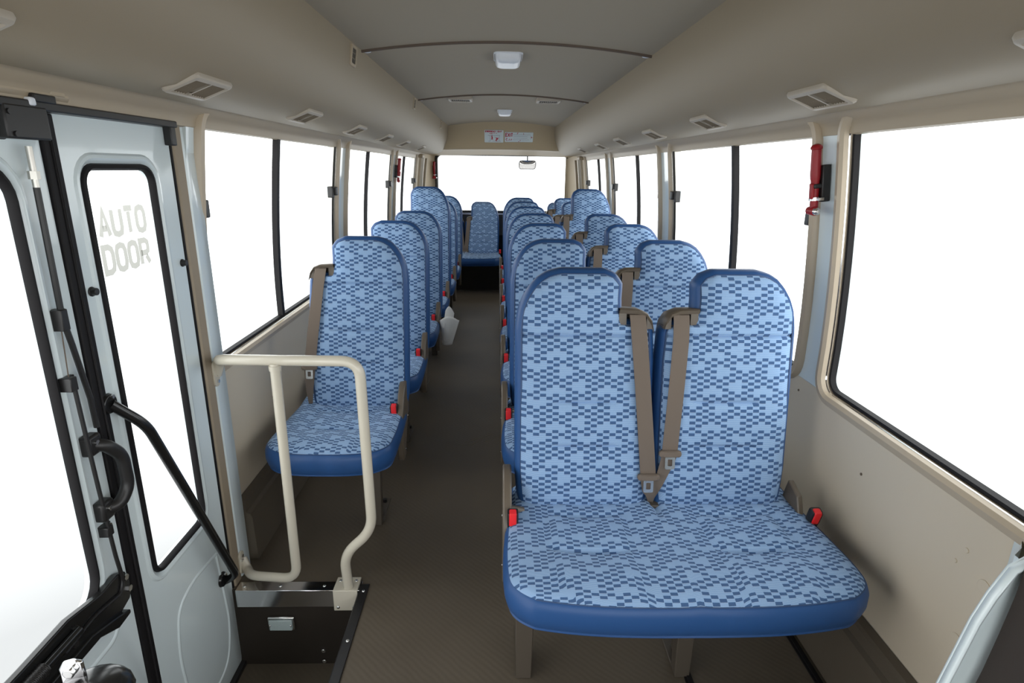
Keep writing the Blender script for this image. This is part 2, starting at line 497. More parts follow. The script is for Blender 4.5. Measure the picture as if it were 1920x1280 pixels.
DUCT = [(0.572, 1.835), (0.576, 1.800), (0.583, 1.750), (0.596, 1.700), (0.618, 1.650), (0.643, 1.606), (0.675, 1.573), (0.715, 1.553), (0.750, 1.5455), (0.790, 1.5425), (0.832, 1.5415), (0.838, 1.546), (0.838, 1.580)]
def duct_at(h):
    for (a, za), (b_, zb) in zip(DUCT, DUCT[1:]):
        if a <= h <= b_: return lerp(za, zb, (h - a) / (b_ - a))
for n_, s in ((1, -1), (2, 1)):
    d = MB()
    pts = DUCT
    d.strip([[(CX + s * a, y, z) for a, z in pts] for y in (Y0, 7.0)], closed=False)
    struct(d.build('trim_%d' % n_, 'duct'))
    d = MB()
    d.strip([[(CX + s * a, y, z) for a, z in ((.836, 1.575), (.842, 1.5565), (.853, 1.561))] for y in (Y0, YB)], closed=False)
    struct(d.build('trim_%d' % (n_ + 2), 'seam'))

# header panel over the rear window, soffit, corners and the rear wall
HP = [(6.58, 1.892), (6.64, 1.865), (6.70, 1.83), (6.78, 1.77), (6.86, 1.695), (6.93, 1.625), (6.955, 1.606), (6.98, 1.600), (7.00, 1.603), (7.12, 1.592), (7.30, 1.570), (7.42, 1.552)]
def bow(x): return 0.020 * ((x - CX) / 0.9) ** 2
hp = MB()
hp.strip([[(CX + x, y - .25 * bow(CX + x), z - (1.0 if z < 1.62 else .6) * bow(CX + x)) for y, z in HP] for x in [lerp(-.97, .97, k / 16) for k in range(17)]], closed=False)
hpo = struct(hp.build('header_panel', 'header'))
rw = MB()
rw.box(-1.0, 1.07, 7.46, 7.52, 0, 0.875)
rw.box(-1.0, 1.07, 7.46, 7.52, 1.548, 1.95)
rw.box(-1.0, -.735, 7.46, 7.52, .8, 1.6); rw.box(.855, 1.07, 7.46, 7.52, .8, 1.6)
rw.box(-1.0, 1.07, 7.521, 7.526, 0, .86, 1)
rwo = struct(rw.build('wall_rear', ['darkbrown', 'skin'])); hpo.parent = rwo
wn += 1
rp = MB(); rp.grid(lambda u, v: (lerp(-.75, .87, u), 7.495, lerp(.86, 1.56, v)), 2, 2)
rwin = struct(rp.build('window_%d' % wn, 'glass'))
rg = MB()
ring(rg, lambda a, b_, o: (a, 7.45 + o, b_), (-.742, .862, .885, 1.555), .06, [(-.03, .012), (-.02, -.008), (.006, -.010), (.012, .0), (.014, .045)])
struct(rg.build('glazing_seal', 'gloss_black', rwin))
rg = MB(); rg.box(-.74, .86, 7.425, 7.45, .845, .868)
struct(rg.build('lower_bead', 'lens', rwin))
rg = MB(); rg.box(-.93, 1.0, 7.40, 7.46, .60, .835)
struct(rg.build('rear_shelf_panel', 'baseboard', rwo))
for s in (-1, 1):
    k = MB()
    def corner(u, v):
        z = lerp(.70, 1.585, v); h0 = hz(z)
        a = u * PI / 2
        return (CX + s * (h0 - .002 - (h0 - .79) * (1 - math.cos(a)) ** .9), lerp(6.72, 7.455, math.sin(a) ** .8), z)
    k.grid(corner, 14, 10)
    ko = struct(k.build('trim_%d' % (5 if s < 0 else 6), 'header'))
    for hh, yy in ((.918, 6.95), (.900, 7.06)):
        q = MB(); q.strip([[(CX + s * (hh - .05 * ((z - .85) / .64) ** 1.7 * (z > .85) + a), yy, z) for a in (0.03, -.006, -.006, .03)] if 0 else
                           [(CX + s * (hz(z) - (.967 - hh) + a), yy + b_, z) for a, b_ in ((.03, -.012), (-.004, -.012), (-.004, .012), (.03, .012))] for z in [lerp(.75, 1.50, i / 10) for i in range(11)]])
        struct(q.build('pillar_channel', 'alu' if yy < 7 else 'beige', ko))
    q = MB(); q.box(CX + s * .895 - .03, CX + s * .895 + .03, 6.80, 6.98, 1.500, 1.536)
    struct(q.build('header_joint_cover', 'beige', ko, bevel=.008))
rl = MB(); rl.box(-.93, 1.0, 6.93, 7.42, 0, .33)
struct(rl.build('rear_platform', 'riser'))

# front of the shell, behind the camera: windscreen, dash, corner posts
fr = MB(); fr.box(-1.0, 1.07, Y0 - .05, Y0, -.36, .62)
fr.box(-1.0, 1.07, Y0 - .05, Y0, 1.50, 1.97); fr.box(-1.0, -.88, Y0 - .05, Y0, .6, 1.7); fr.box(.95, 1.07, Y0 - .05, Y0, .6, 1.7)
fr.box(1.0, 1.06, Y0, .55, 0, .72)
fr.box(-1.0, -.94, Y0, -.12, -.36, 1.55)
struct(fr.build('wall_front', 'darkbrown'))
wn += 1
ws = MB(); ws.grid(lambda u, v: (lerp(-.9, .97, u), Y0 - .02, lerp(.6, 1.52, v)), 1, 1)
struct(ws.build('window_%d' % wn, 'glass'))

# ------------------------------------------------------------------ entrance side: door posts and the folding door
DX = -0.90
po = MB(); po.box(-.955, -.893, 1.722, 1.772, -.315, 1.52)
post = struct(po.build('trim_7', 'post_cover', bevel=.006))
po = MB()
po.strip([[(x, y, z) for x, y in ((-.955, 1.774), (-.897, 1.774), (-.893, 1.779), (-.893, 1.845), (-.905, 1.862), (-.940, 1.868))] for z in (0.0, .7, 1.515)], closed=False)
struct(po.build('trim_8', 'white'))
hd = MB(); hd.box(-.97, -.875, Y0, 1.318, 1.505, 1.560)
hdo = struct(hd.build('trim_9', 'beige', bevel=.012))
hd = MB(); hd.box(-.878, -.873, 1.255, 1.295, 1.517, 1.545); struct(hd.build('cover_plug', 'beige', hdo, bevel=.002))
hd = MB(); hd.box(-.935, -.871, .2, 1.715, 1.486, 1.503); hd.box(-.90, -.868, 1.20, 1.26, 1.500, 1.516); hd.box(-.90, -.878, 1.69, 1.716, 1.44, 1.50)
struct(hd.build('door_track', 'black', hdo, bevel=.003))
sill = MB(); sill.box(-.935, -.885, .2, 1.715, -.318, -.300)
struct(sill.build('door_sill', 'black', floor, bevel=.002))

dmap = lambda y, z, off: (DX - off, y, z)
def door_leaf(n, ya, yb, win, r):
    za, zb = -.298, 1.488
    w0, w1, v0, v1 = win
    # panel: outer border to the opening, as one ring with pressed edge
    p = MB()
    n0 = rrect(w0 - .026, w1 + .026, v0 - .026, v1 + .026, r + .026)
    def outer(a, b_):      # push a point of the opening's border out to the panel's border
        ca, cb = (w0 + w1) / 2, (v0 + v1) / 2
        da, db = a - ca, b_ - cb
        t = min(((yb - ca) if da > 0 else (ca - ya)) / max(abs(da), 1e-6), ((zb - cb) if db > 0 else (cb - za)) / max(abs(db), 1e-6))
        return ca + da * t, cb + db * t
    loops = []
    out = [outer(a, b_) for a, b_ in n0]
    # square the corners
    for cy, czz in ((ya, za), (ya, zb), (yb, za), (yb, zb)):
        i = min(range(len(out)), key=lambda k: (out[k][0] - cy) ** 2 + (out[k][1] - czz) ** 2)
        out[i] = (cy, czz)
    loops.append([dmap(a, b_, .03) for a, b_ in out])
    loops.append([dmap(a, b_, .002) for a, b_ in out])
    loops.append([dmap(a, b_, 0) for a, b_ in [(lerp(x[0], y[0], .03), lerp(x[1], y[1], .03)) for x, y in zip(out, n0)]])
    for ins, off in ((-.026, .0), (-.021, -.004), (-.014, -.005), (-.008, -.002), (.0, .008), (.0, .03)):
        loops.append([dmap(a, b_, off) for a, b_ in rrect(w0 + ins, w1 - ins, v0 + ins, v1 - ins, r - ins)])
    p.strip(loops)
    root = struct(p.build('door_%d' % n, 'white', angle=30))
    g = MB()
    ring(g, dmap, win, r, [(-.003, .004), (.000, -.004), (.007, -.006), (.011, -.002), (.013, .010)])
    struct(g.build('window_seal', 'rubber', root))
    q = MB(); q.grid(lambda u, v: dmap(lerp(w0, w1, u), lerp(v0, v1, v), .007), 1, 1)
    struct(q.build('window_pane', 'glass', root))
    return root
d1 = door_leaf(1, 1.283, 1.712, (1.336, 1.615, .338, 1.388), .045)
d2 = door_leaf(2, 0.70, 1.236, (.78, 1.148, .432, 1.395), .075)
# pressed swage lines in the lower panels
def swage(root, pts):
    q = MB(); q.tube(fillet([dmap(y, z, .0045) for y, z in pts], .10, 10), .008, 10)
    struct(q.build('pressed_rib', 'white', root))
swage(d1, [(1.640, .19), (1.50, .205), (1.405, .18), (1.375, .05), (1.40, -.24), (1.62, -.23), (1.665, -.10), (1.640, .19)])
swage(d2, [(1.19, .36), (1.16, .31), (1.02, .31), (.80, .31)])
# rubber closing edges between the leaves
sl = MB()
for ya, yb, x in ((1.237, 1.257, DX + .006), (1.259, 1.282, DX + .003)):
    sl.box(DX - .03, x, ya, yb, -.30, 1.485)
sl.box(DX - .02, DX + .010, 1.255, 1.261, -.30, 1.485)
struct(sl.build('closing_rubber', 'rubber', d1, bevel=.003))
sl = MB(); sl.box(DX - .03, DX + .002, 1.713, 1.721, -.31, 1.49)
struct(sl.build('edge_rubber', 'rubber', d1))
for y, z in ((1.300, 1.118), (1.690, 1.122)):
    q = MB(); q.tube([(DX, y, z), (DX + .014, y, z)], [.009, .008], 14); q.tube([(DX, y, z), (DX + .004, y, z)], .011, 14)
    struct(q.build('buffer_stud', 'black', d1, bevel=.001))

def stroke_text(word, x0, hgt, wid, gap):
    """block letters as lists of strokes in a unit box -> list of polylines"""
    G = {
        'A': [[(0, 0), (.5, 1), (1, 0)], [(.30, .30), (.70, .30)]],
        'U': [[(0, 1), (0, .25), (.12, .06), (.5, 0), (.88, .06), (1, .25), (1, 1)]],
        'T': [[(0, 1), (1, 1)], [(.5, .87), (.5, 0)]],
        'O': [[(.5, 0), (.14, .06), (0, .25), (0, .75), (.14, .94), (.5, 1), (.86, .94), (1, .75), (1, .25), (.86, .06), (.5, 0)]],
        'D': [[(0, 0), (0, 1), (.6, 1), (.9, .9), (1, .72), (1, .28), (.9, .1), (.6, 0), (0, 0)]],
        'R': [[(0, 0), (0, 1), (.68, 1), (.95, .9), (.98, .72), (.93, .54), (.68, .47), (0, .47)], [(.64, .34), (1, 0)]],
        'E': [[(1, 1), (0, 1), (0, 0), (1, 0)], [(0, .52), (.85, .52)]],
        'X': [[(0, 0), (1, 1)], [(0, 1), (1, 0)]],
        'I': [[(.5, 0), (.5, 1)]],
        'M': [[(0, 0), (0, 1), (.5, .35), (1, 1), (1, 0)]],
        'G': [[(1, .8), (.8, .97), (.4, 1), (.1, .85), (0, .5), (.1, .15), (.4, 0), (.9, .08), (1, .45), (.6, .45)]],
        'N': [[(0, 0), (0, 1), (1, 0), (1, 1)]],
        'C': [[(1, .8), (.8, .97), (.4, 1), (.1, .85), (0, .5), (.1, .15), (.4, 0), (.8, .03), (1, .2)]],
        'Y': [[(0, 1), (.5, .5), (1, 1)], [(.5, .5), (.5, 0)]],
        ' ': [],
    }
    out = []; x = x0
    for ch in word:
        ww = wid * (.35 if ch == 'I' else 1)
        for st_ in G[ch]: out.append([(x + a * ww, b_ * hgt) for a, b_ in st_])
        x += ww + gap
    return out
def flat_strokes(mb, lines, mapf, wd, thick, m=0):
    """each polyline becomes a flat ribbon with a little thickness"""
    for pl in lines:
        n = len(pl); L_, R_ = [], []
        closed = n > 2 and pl[0] == pl[-1]
        for k in range(n):
            a = pl[k - 1] if k > 0 else (pl[-2] if closed else None)
            c_ = pl[k + 1] if k < n - 1 else (pl[1] if closed else None)
            p = pl[k]
            ds = []
            if a: ds.append((p[0] - a[0], p[1] - a[1]))
            if c_: ds.append((c_[0] - p[0], c_[1] - p[1]))
            ds = [(d[0] / math.hypot(*d), d[1] / math.hypot(*d)) for d in ds]
            nx = -sum(d[1] for d in ds); ny = sum(d[0] for d in ds); ln = math.hypot(nx, ny) or 1
            nx, ny = nx / ln, ny / ln
            cosh = max(.45, abs(nx * -ds[0][1] + ny * ds[0][0]))
            hw = wd / 2 / cosh
            L_.append((p[0] + nx * hw, p[1] + ny * hw)); R_.append((p[0] - nx * hw, p[1] - ny * hw))
        mb.strip([[mapf(*q, 0) for q in L_], [mapf(*q, 0) for q in R_]], m, closed=False)
tx = MB()
flat_strokes(tx, stroke_text('AUTO', 0, .058, .033, .0150), lambda a, b_, o: (DX - .0055, 1.376 + a, 1.229 + b_), .0145, 0)
flat_strokes(tx, stroke_text('DOOR', 0, .058, .033, .0150), lambda a, b_, o: (DX - .0055, 1.372 + a, 1.146 + b_), .0145, 0)
struct(tx.build('auto_door_lettering', 'decal', d1, smooth=False))

# grab bar across the rear leaf, grab handle on the front leaf
gb = MB()
gb.tube(fillet([(DX + .006, 1.284, .856), (-.850, 1.330, .784), (-.848, 1.645, .112), (DX + .02, 1.664, .078), (DX + .004, 1.664, .070)], .035), .0125, 12)
gbo = empty('grab_bar', (0, 0, 0)); gbo.parent = d1
gbo.location = (DX, 1.45, .4)
def rebase(o, root):
    for v in o.data.vertices: v.co -= root.location
gt = gb.build('bar_tube', 'gloss_black', gbo); rebase(gt, gbo)
for y, z in ((1.282, .858), (1.652, .085)):
    q = MB(); q.tube([(DX, y, z), (DX + .010, y, z)], [.026, .022], 16)
    e = q.build('mounting_plate', 'gloss_black', gbo, bevel=.002); rebase(e, gbo)
    for dz in (-.014, .016):
        q = MB(); q.tube([(DX + .010, y + .006, z + dz), (DX + .014, y + .006, z + dz)], .005, 8)
        k = q.build('screw', 'steel', gbo); rebase(k, gbo)

gh = empty('grab_handle', (DX, 1.21, .70)); gh.parent = d2
q = MB()
q.tube(fillet([(DX + .010, 1.190, .800), (-.868, 1.205, .792), (-.858, 1.238, .752), (-.858, 1.240, .672), (-.866, 1.212, .638), (DX + .010, 1.188, .640)], .022), [.013] + [.0135] * 33 + [.013] if 0 else .0145, 12)
e = q.build('grip', 'black', gh); rebase(e, gh)
for z in (.802, .640):
    q = MB(); q.box(DX, DX + .026, 1.168, 1.208, z - .024, z + .022)
    e = q.build('foot', 'black', gh, bevel=.006); rebase(e, gh)
    q = MB(); q.tube([(DX + .026, 1.188, z + .004), (DX + .030, 1.188, z + .004)], .006, 10)
    k = q.build('screw', 'steel', gh); rebase(k, gh)

# linkage on the front leaf: rod with clips, cable, top bracket and arms
lk = empty('door_linkage', (DX, 1.17, .9)); lk.parent = d2
q = MB(); q.tube([(-.882, 1.180, 1.345), (-.882, 1.176, 1.09), (-.884, 1.190, 1.03), (-.886, 1.214, .90), (-.886, 1.216, .83)], .006, 8)
e = q.build('rod', 'black', lk); rebase(e, lk)
q = MB(); q.tube([(-.882, 1.181, 1.42), (-.882, 1.180, 1.345)], .006, 10); q.tube([(-.882, 1.1805, 1.375), (-.882, 1.1800, 1.360)], .010, 6)
e = q.build('turnbuckle', 'alu', lk); rebase(e, lk)
cab = []
for t in range(29):
    u_ = t / 28
    cab.append((-.878, interp([(0, 1.164), (.35, 1.172), (.60, 1.182), (.70, 1.190), (.78, 1.176), (.9, 1.08), (1, .99)], u_), interp([(0, .951), (.35, .72), (.60, .52), (.70, .455), (.78, .425), (.9, .44), (1, .43)], u_)))
q = MB(); q.tube(fillet(cab, .02, 3), .0045, 8)
e = q.build('cable', 'black', lk); rebase(e, lk)
q = MB(); q.tube([(-.886, 1.174, 1.085), (-.886, 1.164, .951)], .0012, 5)
e = q.build('thin_wire', 'seam', lk); rebase(e, lk)
for y, z, hh in ((1.176, 1.085, .022), (1.164, .951, .015), (1.181, .590, .012)):
    q = MB(); q.box(DX, -.874, y - .012, y + .008, z - hh, z + hh); q.box(DX, -.890, y + .008, y + .024, z - hh * .2, z + hh * .9)
    e = q.build('clip', 'black', lk, bevel=.002); rebase(e, lk)
    q = MB(); q.tube([(-.890, y + .016, z + hh * .35), (-.885, y + .016, z + hh * .35)], .005, 8)
    k = q.build('screw', 'steel', lk); rebase(k, lk)
tb = empty('door_bracket', (DX, 1.18, 1.45)); tb.parent = d2
q = MB(); q.box(-.893, -.870, 1.125, 1.232, 1.432, 1.492); q.box(-.900, -.893, 1.11, 1.150, 1.430, 1.490)
e = q.build('plate', 'black', tb, bevel=.004); rebase(e, tb)
for y, z in ((1.135, 1.478), (1.142, 1.440)):
    q = MB(); q.tube([(-.870, y, z), (-.867, y, z)], .005, 8); k = q.build('screw', 'black', tb); rebase(k, tb)
q = MB(); q.box(-.885, -.868, 1.190, 1.206, 1.493, 1.508); k = q.build('white_roller', 'lens', tb, bevel=.003); rebase(k, tb)

ar = empty('door_arm', (DX, 1.05, .44)); ar.parent = d2
q = MB()
def armp(y, z): return (y, z)
q.prism([(1.205, .462), (1.214, .440), (1.214, .405), (1.205, .388), (1.165, .375), (1.13, .382), (1.06, .405), (.90, .400), (.60, .400), (.60, .480), (.90, .482), (1.02, .487), (1.12, .468), (1.18, .472)],
        lambda y, z: (DX + .004, y, z), lambda y, z: (DX + .020, y, z))
e = q.build('arm_plate', 'gloss_black', ar, bevel=.003); rebase(e, ar)
q = MB(); q.prism([(1.185, .372), (1.185, .362), (1.14, .358), (1.08, .385), (.90, .385), (.6, .38), (.6, .405), (1.06, .41), (1.13, .39)], lambda y, z: (DX + .003, y, z), lambda y, z: (DX + .030, y, z))
e = q.build('lower_flange', 'gloss_black', ar, bevel=.003); rebase(e, ar)
q = MB(); q.tube([(-.872, 1.03, .452), (-.872, .60, .452)], .010, 10)
e = q.build('damper_tube', 'gloss_black', ar); rebase(e, ar)
q = MB(); q.tube([(-.872 + .013 * math.cos(a_), .93 - .0016 * a_ / 6.28 * 2, .452 + .013 * math.sin(a_)) for a_ in [k * .6 for k in range(420)]], .0018, 5)
e = q.build('coil_spring', 'black', ar); rebase(e, ar)
for y, z in ((1.200, .450), (1.205, .415), (1.03, .455), (1.02, .425)):
    q = MB(); q.tube([(DX + .018, y, z), (DX + .025, y, z)], .008, 6); k = q.build('bolt', 'steel' if y > 1.1 else 'black', ar); rebase(k, ar)

kb = empty('lever_mount', (-.655, .75, .55), 'black domed cap with a bright steel bolted tab at the lower left corner', 'lever')
q = MB(); q.ball((-.640, .75, .575), (.060, .060, .034), 20, 12); q.tube([(-.640, .75, .575), (-.640, .75, -.315)], .022, 12)
e = q.build('cap', 'gloss_black', kb); rebase(e, kb)
q = MB(); q.prism([(-.690, .575), (-.690, .622), (-.682, .635), (-.666, .640), (-.652, .636), (-.650, .575)], lambda x, z: (x, .760, z), lambda x, z: (x, .766, z))
e = q.build('steel_tab', 'chrome', kb, bevel=.002); rebase(e, kb)
q = MB(); q.tube([(-.671, .760, .620), (-.671, .752, .620)], .010, 6)
k = q.build('bolt', 'steel', e, bevel=.002); rebase(k, kb)

# ------------------------------------------------------------------ step edge, step lamp, handrail
nz = MB()
nz.box(WELL_X - .004, WELL_X + .026, .2, WELL_Y + .02, .0005, .006); nz.box(WELL_X - .006, WELL_X - .001, .2, WELL_Y, -.03, .004)
nzo = struct(nz.build('trim_10', 'black', bevel=.002))
for y in (1.69, 1.47, 1.25):
    q = MB(); q.ball((WELL_X + .012, y, .006), (.006, .006, .003)); struct(q.build('screw', 'steel', nzo))
ms = MB()
ms.box(-.885, WELL_X, WELL_Y - .012, WELL_Y + .034, .0005, .005); ms.box(-.885, WELL_X, WELL_Y - .012, WELL_Y - .008, -.062, .004)
mso = struct(ms.build('trim_11', 'chrome', bevel=.0015))
for x in (-.862, -.74, -.59):
    q = MB(); q.ball((x, WELL_Y + .012, .005), (.006, .006, .003)); struct(q.build('screw', 'steel', mso))
for z in (-.255, -.300):
    q = MB(); q.tube([(-.608, WELL_Y, z), (-.608, WELL_Y - .008, z)], .008, 8); struct(q.build('bolt', 'steel', floor, bevel=.002))
lp = empty('step_lamp', (-.743, WELL_Y - .001, -.135), 'small clear rectangular lamp on the dark riser of the entrance step', 'step lamp')
q = MB(); q.box(-.790, -.697, WELL_Y - .010, WELL_Y, -.163, -.108)
e = q.build('bezel', 'steel', lp, bevel=.006); rebase(e, lp)
q = MB(); q.box(-.783, -.704, WELL_Y - .018, WELL_Y - .010, -.157, -.114)
e = q.build('lens', mat('ribbed_lens', (.42, .50, .50), .15, bump=.6, scale=140), lp, bevel=.006); rebase(e, lp)
for x in (-.779, -.708):
    q = MB(); q.ball((x, WELL_Y - .018, -.135), (.004, .003, .004)); k = q.build('screw', 'steel', lp); rebase(k, lp)

RY = 1.690
hr = empty('handrail', (-.62, RY, 0), 'ivory painted tubular handrail standing beside the entrance step', 'handrail')
q = MB()
q.tube(fillet([(-.893, RY + .095, .752), (-.872, RY + .088, .800), (-.838, RY + .01, .829), (-.415, RY, .829), (-.409, RY, .400), (-.407, RY, .245), (-.506, RY, .150), (-.503, RY + .015, .0)], .055, 8), .0165, 14)
e = q.build('outer_tube', 'ivory', hr); rebase(e, hr)
q = MB()
q.tube(fillet([(-.668, RY, .822), (-.668, RY, .056), (-.835, RY + .030, .046), (-.872, RY + .085, .030), (-.893, RY + .100, .062)], .055, 8), .0155, 14)
q.tube([(-.668, RY, .815), (-.668, RY, .800)], .0185, 14)
e = q.build('inner_tube', 'ivory', hr); rebase(e, hr)
for z in (.760, .060):
    q = MB(); q.prism([(a, b_) for a, b_ in rrect(1.760, 1.794, z - .045, z + .040, .016, seg=2)], lambda y, zz: (-.893, y, zz), lambda y, zz: (-.887, y, zz))
    e = q.build('flange', 'ivory', hr, bevel=.001); rebase(e, hr)
    for dz in (-.028, -.006) if z > .5 else (.006, .024):
        k = MB(); k.tube([(-.887, 1.776, z + dz), (-.882, 1.776, z + dz)], .006, 8); kk = k.build('bolt', 'steel', e); rebase(kk, hr)
q = MB(); q.box(-.553, -.470, WELL_Y - .020, WELL_Y + .050, .006, .011); q.box(-.553, -.470, WELL_Y - .022, WELL_Y - .016, -.070, .011)
e = q.build('foot_bracket', 'ivory', hr, bevel=.003); rebase(e, hr)
for x in (-.538, -.484):
    k = MB(); k.ball((x, WELL_Y + .030, .011), (.006, .006, .003)); kk = k.build('bolt', 'steel', e); rebase(kk, hr)
    k = MB(); k.ball((x, WELL_Y - .022, -.056), (.006, .003, .006)); kk = k.build('bolt', 'steel', e); rebase(kk, hr)

# ------------------------------------------------------------------ overhead fittings
vent_names = ['nearest the camera', 'second from the camera', 'third from the camera', 'fourth from the camera', 'fifth from the camera', 'sixth from the camera', 'farthest along, by the rear window']
vent_proto = {}
for s, sname in ((-1, 'left'), (1, 'right')):
    ha, hb = .672, .748
    za, zb = duct_at(ha), duct_at(hb)
    hm, zm = (ha + hb) / 2, (za + zb) / 2
    tv = Vector((s * (hb - ha), 0, zb - za)).normalized()
    nv = Vector((s * (za - zb), 0, -(hb - ha))).normalized()
    if nv.z > 0: nv = -nv
    nv = Vector((-s * abs(za - zb), 0, -(hb - ha))).normalized()
    for i, y in enumerate((0.79, 1.445, 2.205, 2.955, 3.705, 4.43, 5.38)):
        loc = (CX + s * hm, y, zm)
        label = 'beige louvred air vent under the %s overhead duct, %s' % (sname, vent_names[i])
        if i == 0:
            rt_ = empty('air_vent', loc, label, 'air vent', 'air vents under the overhead ducts'); vent_proto[s] = rt_
            P = lambda a, b_, c_: tuple(tv * a + Vector((0, b_, 0)) + nv * c_)
            fm = MB()
            mp = lambda a, b_, o: P(a, b_, o)
            loops = []
            for ins, off in ((.0, -.012), (.0, .004), (.003, .009), (.013, .011), (.0145, .003)):
                loops.append([mp(a, b_, off) for a, b_ in rrect(-.044 + ins, .044 - ins, -.090 + ins, .090 - ins, .012 if ins < .013 else .003, seg=2)])
            fm.strip(loops)
            fm.add([P(-.032, -.003, .009), P(.032, -.003, .009), P(.032, .003, .009), P(-.032, .003, .009)], [(0, 1, 2, 3)])
            fm.build('vent_frame', 'vent', rt_)
            cv = MB(); cv.add([P(-.032, -.078, .0015), P(.032, -.078, .0015), P(.032, .078, .0015), P(-.032, .078, .0015)], [(0, 1, 2, 3)])
            cv.build('vent_cavity', 'cavity', rt_)
            lv = MB()
            for k in range(14):
                yy = -.070 + k * .0108
                if abs(yy) < .006: continue
                lv.add([P(-.031, yy - .002, .002), P(.031, yy - .002, .002), P(.031, yy + .0015, .008), P(-.031, yy + .0015, .008)], [(0, 1, 2, 3)])
            lv.build('louvres', 'louvre', rt_)
        else:
            rt_ = copy_tree(vent_proto[s]); rt_.location = loc; rt_['label'] = label

for i, (y, wh) in enumerate(((2.405, 'beside the first ceiling seam'), (4.07, 'beside the second ceiling seam'), (5.90, 'near the rear header panel'))):
    label = 'small slotted grille high on the left overhead duct, ' + wh
    loc = (CX - .5772, y, 1.787)
    if i == 0:
        gp = empty('duct_grille', loc, label, 'grille', 'grilles on the left overhead duct')
        nn = Vector((1, 0, -.15)).normalized(); tt = Vector((-.15, 0, -1)).normalized()
        P = lambda a, b_, c_: tuple(tt * a + Vector((0, b_, 0)) + nn * c_)
        q = MB()
        q.strip([[P(a, b_, off) for a, b_ in rrect(-.036 + ins, .036 - ins, -.040 + ins, .040 - ins, .006, seg=2)] for ins, off in ((-.001, -.006), (.0, .004), (.002, .006), (.010, .006), (.011, .003))])
        q.build('grille_frame', 'beige', gp)
        q = MB(); q.add([P(-.028, -.031, .002), P(.028, -.031, .002), P(.028, .031, .002), P(-.028, .031, .002)], [(0, 1, 2, 3)])
        q.build('grille_cavity', 'cavity', gp)
        q = MB()
        for k in range(7):
            b_ = -.027 + k * .009
            q.add([P(-.027, b_ - .0012, .005), P(.027, b_ - .0012, .005), P(.027, b_ + .0012, .005), P(-.027, b_ + .0012, .005)], [(0, 1, 2, 3)])
        for a in (-.009, .009):
            q.add([P(a - .0018, -.031, .0052), P(a + .0018, -.031, .0052), P(a + .0018, .031, .0052), P(a - .0018, .031, .0052)], [(0, 1, 2, 3)])
        q.build('grille_bars', 'louvre', gp)
    else:
        g2 = copy_tree(gp); g2.location = loc; g2['label'] = label

# ceiling lamps
for i, (y, wh) in enumerate(((2.86, 'square white ceiling lamp behind the first ceiling seam, the bigger looking of the two'), (5.40, 'white ceiling lamp just in front of the rear header panel'))):
    if i == 0:
        dl = empty('ceiling_lamp', (.042, y, cz(CX)), wh, 'ceiling lamp', 'ceiling lamps on the centre line')
        q = MB()
        q.strip([[(a, b_, z) for a, b_ in rrect(-.062 + ins, .062 - ins, -.112 + ins, .112 - ins, .022, seg=3)] for ins, z in ((.0, .004), (-.002, -.004), (.002, -.008))])
        q.build('lamp_base', 'lens', dl)
        q = MB()
        lo = [[(a, b_, z) for a, b_ in rrect(-.058 + ins, .058 - ins, -.108 + ins, .108 - ins, .022, seg=3)] for ins, z in ((.0, -.006), (.003, -.024), (.008, -.033), (.018, -.038), (.035, -.040))]
        q.strip(lo); q.add(lo[-1], [tuple(range(len(lo[-1])))])
        q.build('lamp_lens', 'lens', dl)
    else:
        d_ = copy_tree(dl); d_.location = (.055, y, cz(CX)); d_['label'] = wh
# ceiling vents either side
for i, (x, wh) in enumerate(((-.265, 'slatted ceiling vent left of the centre line behind the second seam'), (.350, 'slatted ceiling vent right of the centre line behind the second seam'))):
    if i == 0:
        cvv = empty('ceiling_vent', (x, 4.41, cz(x)), wh, 'ceiling vent', 'ceiling vents behind the second seam')
        q = MB()
        q.strip([[(a, b_, z) for a, b_ in rrect(-.085 + ins, .085 - ins, -.085 + ins, .085 - ins, .015, seg=2)] for ins, z in ((.0, .012), (.0, -.010), (.005, -.017), (.018, -.017), (.020, -.010))])
        q.build('vent_frame', 'vent', cvv)
        q = MB(); q.add([(-.066, -.066, -.009), (.066, -.066, -.009), (.066, .066, -.009), (-.066, .066, -.009)], [(0, 1, 2, 3)])
        q.build('vent_cavity', 'cavity', cvv)
        q = MB()
        for k in range(10):
            a = -.060 + k * .0133
            q.box(a - .002, a + .002, -.066, .066, -.016, -.010)
        q.build('slats', 'louvre', cvv)
    else:
        d_ = copy_tree(cvv); d_.location = (x, 4.41, cz(x)); d_['label'] = wh

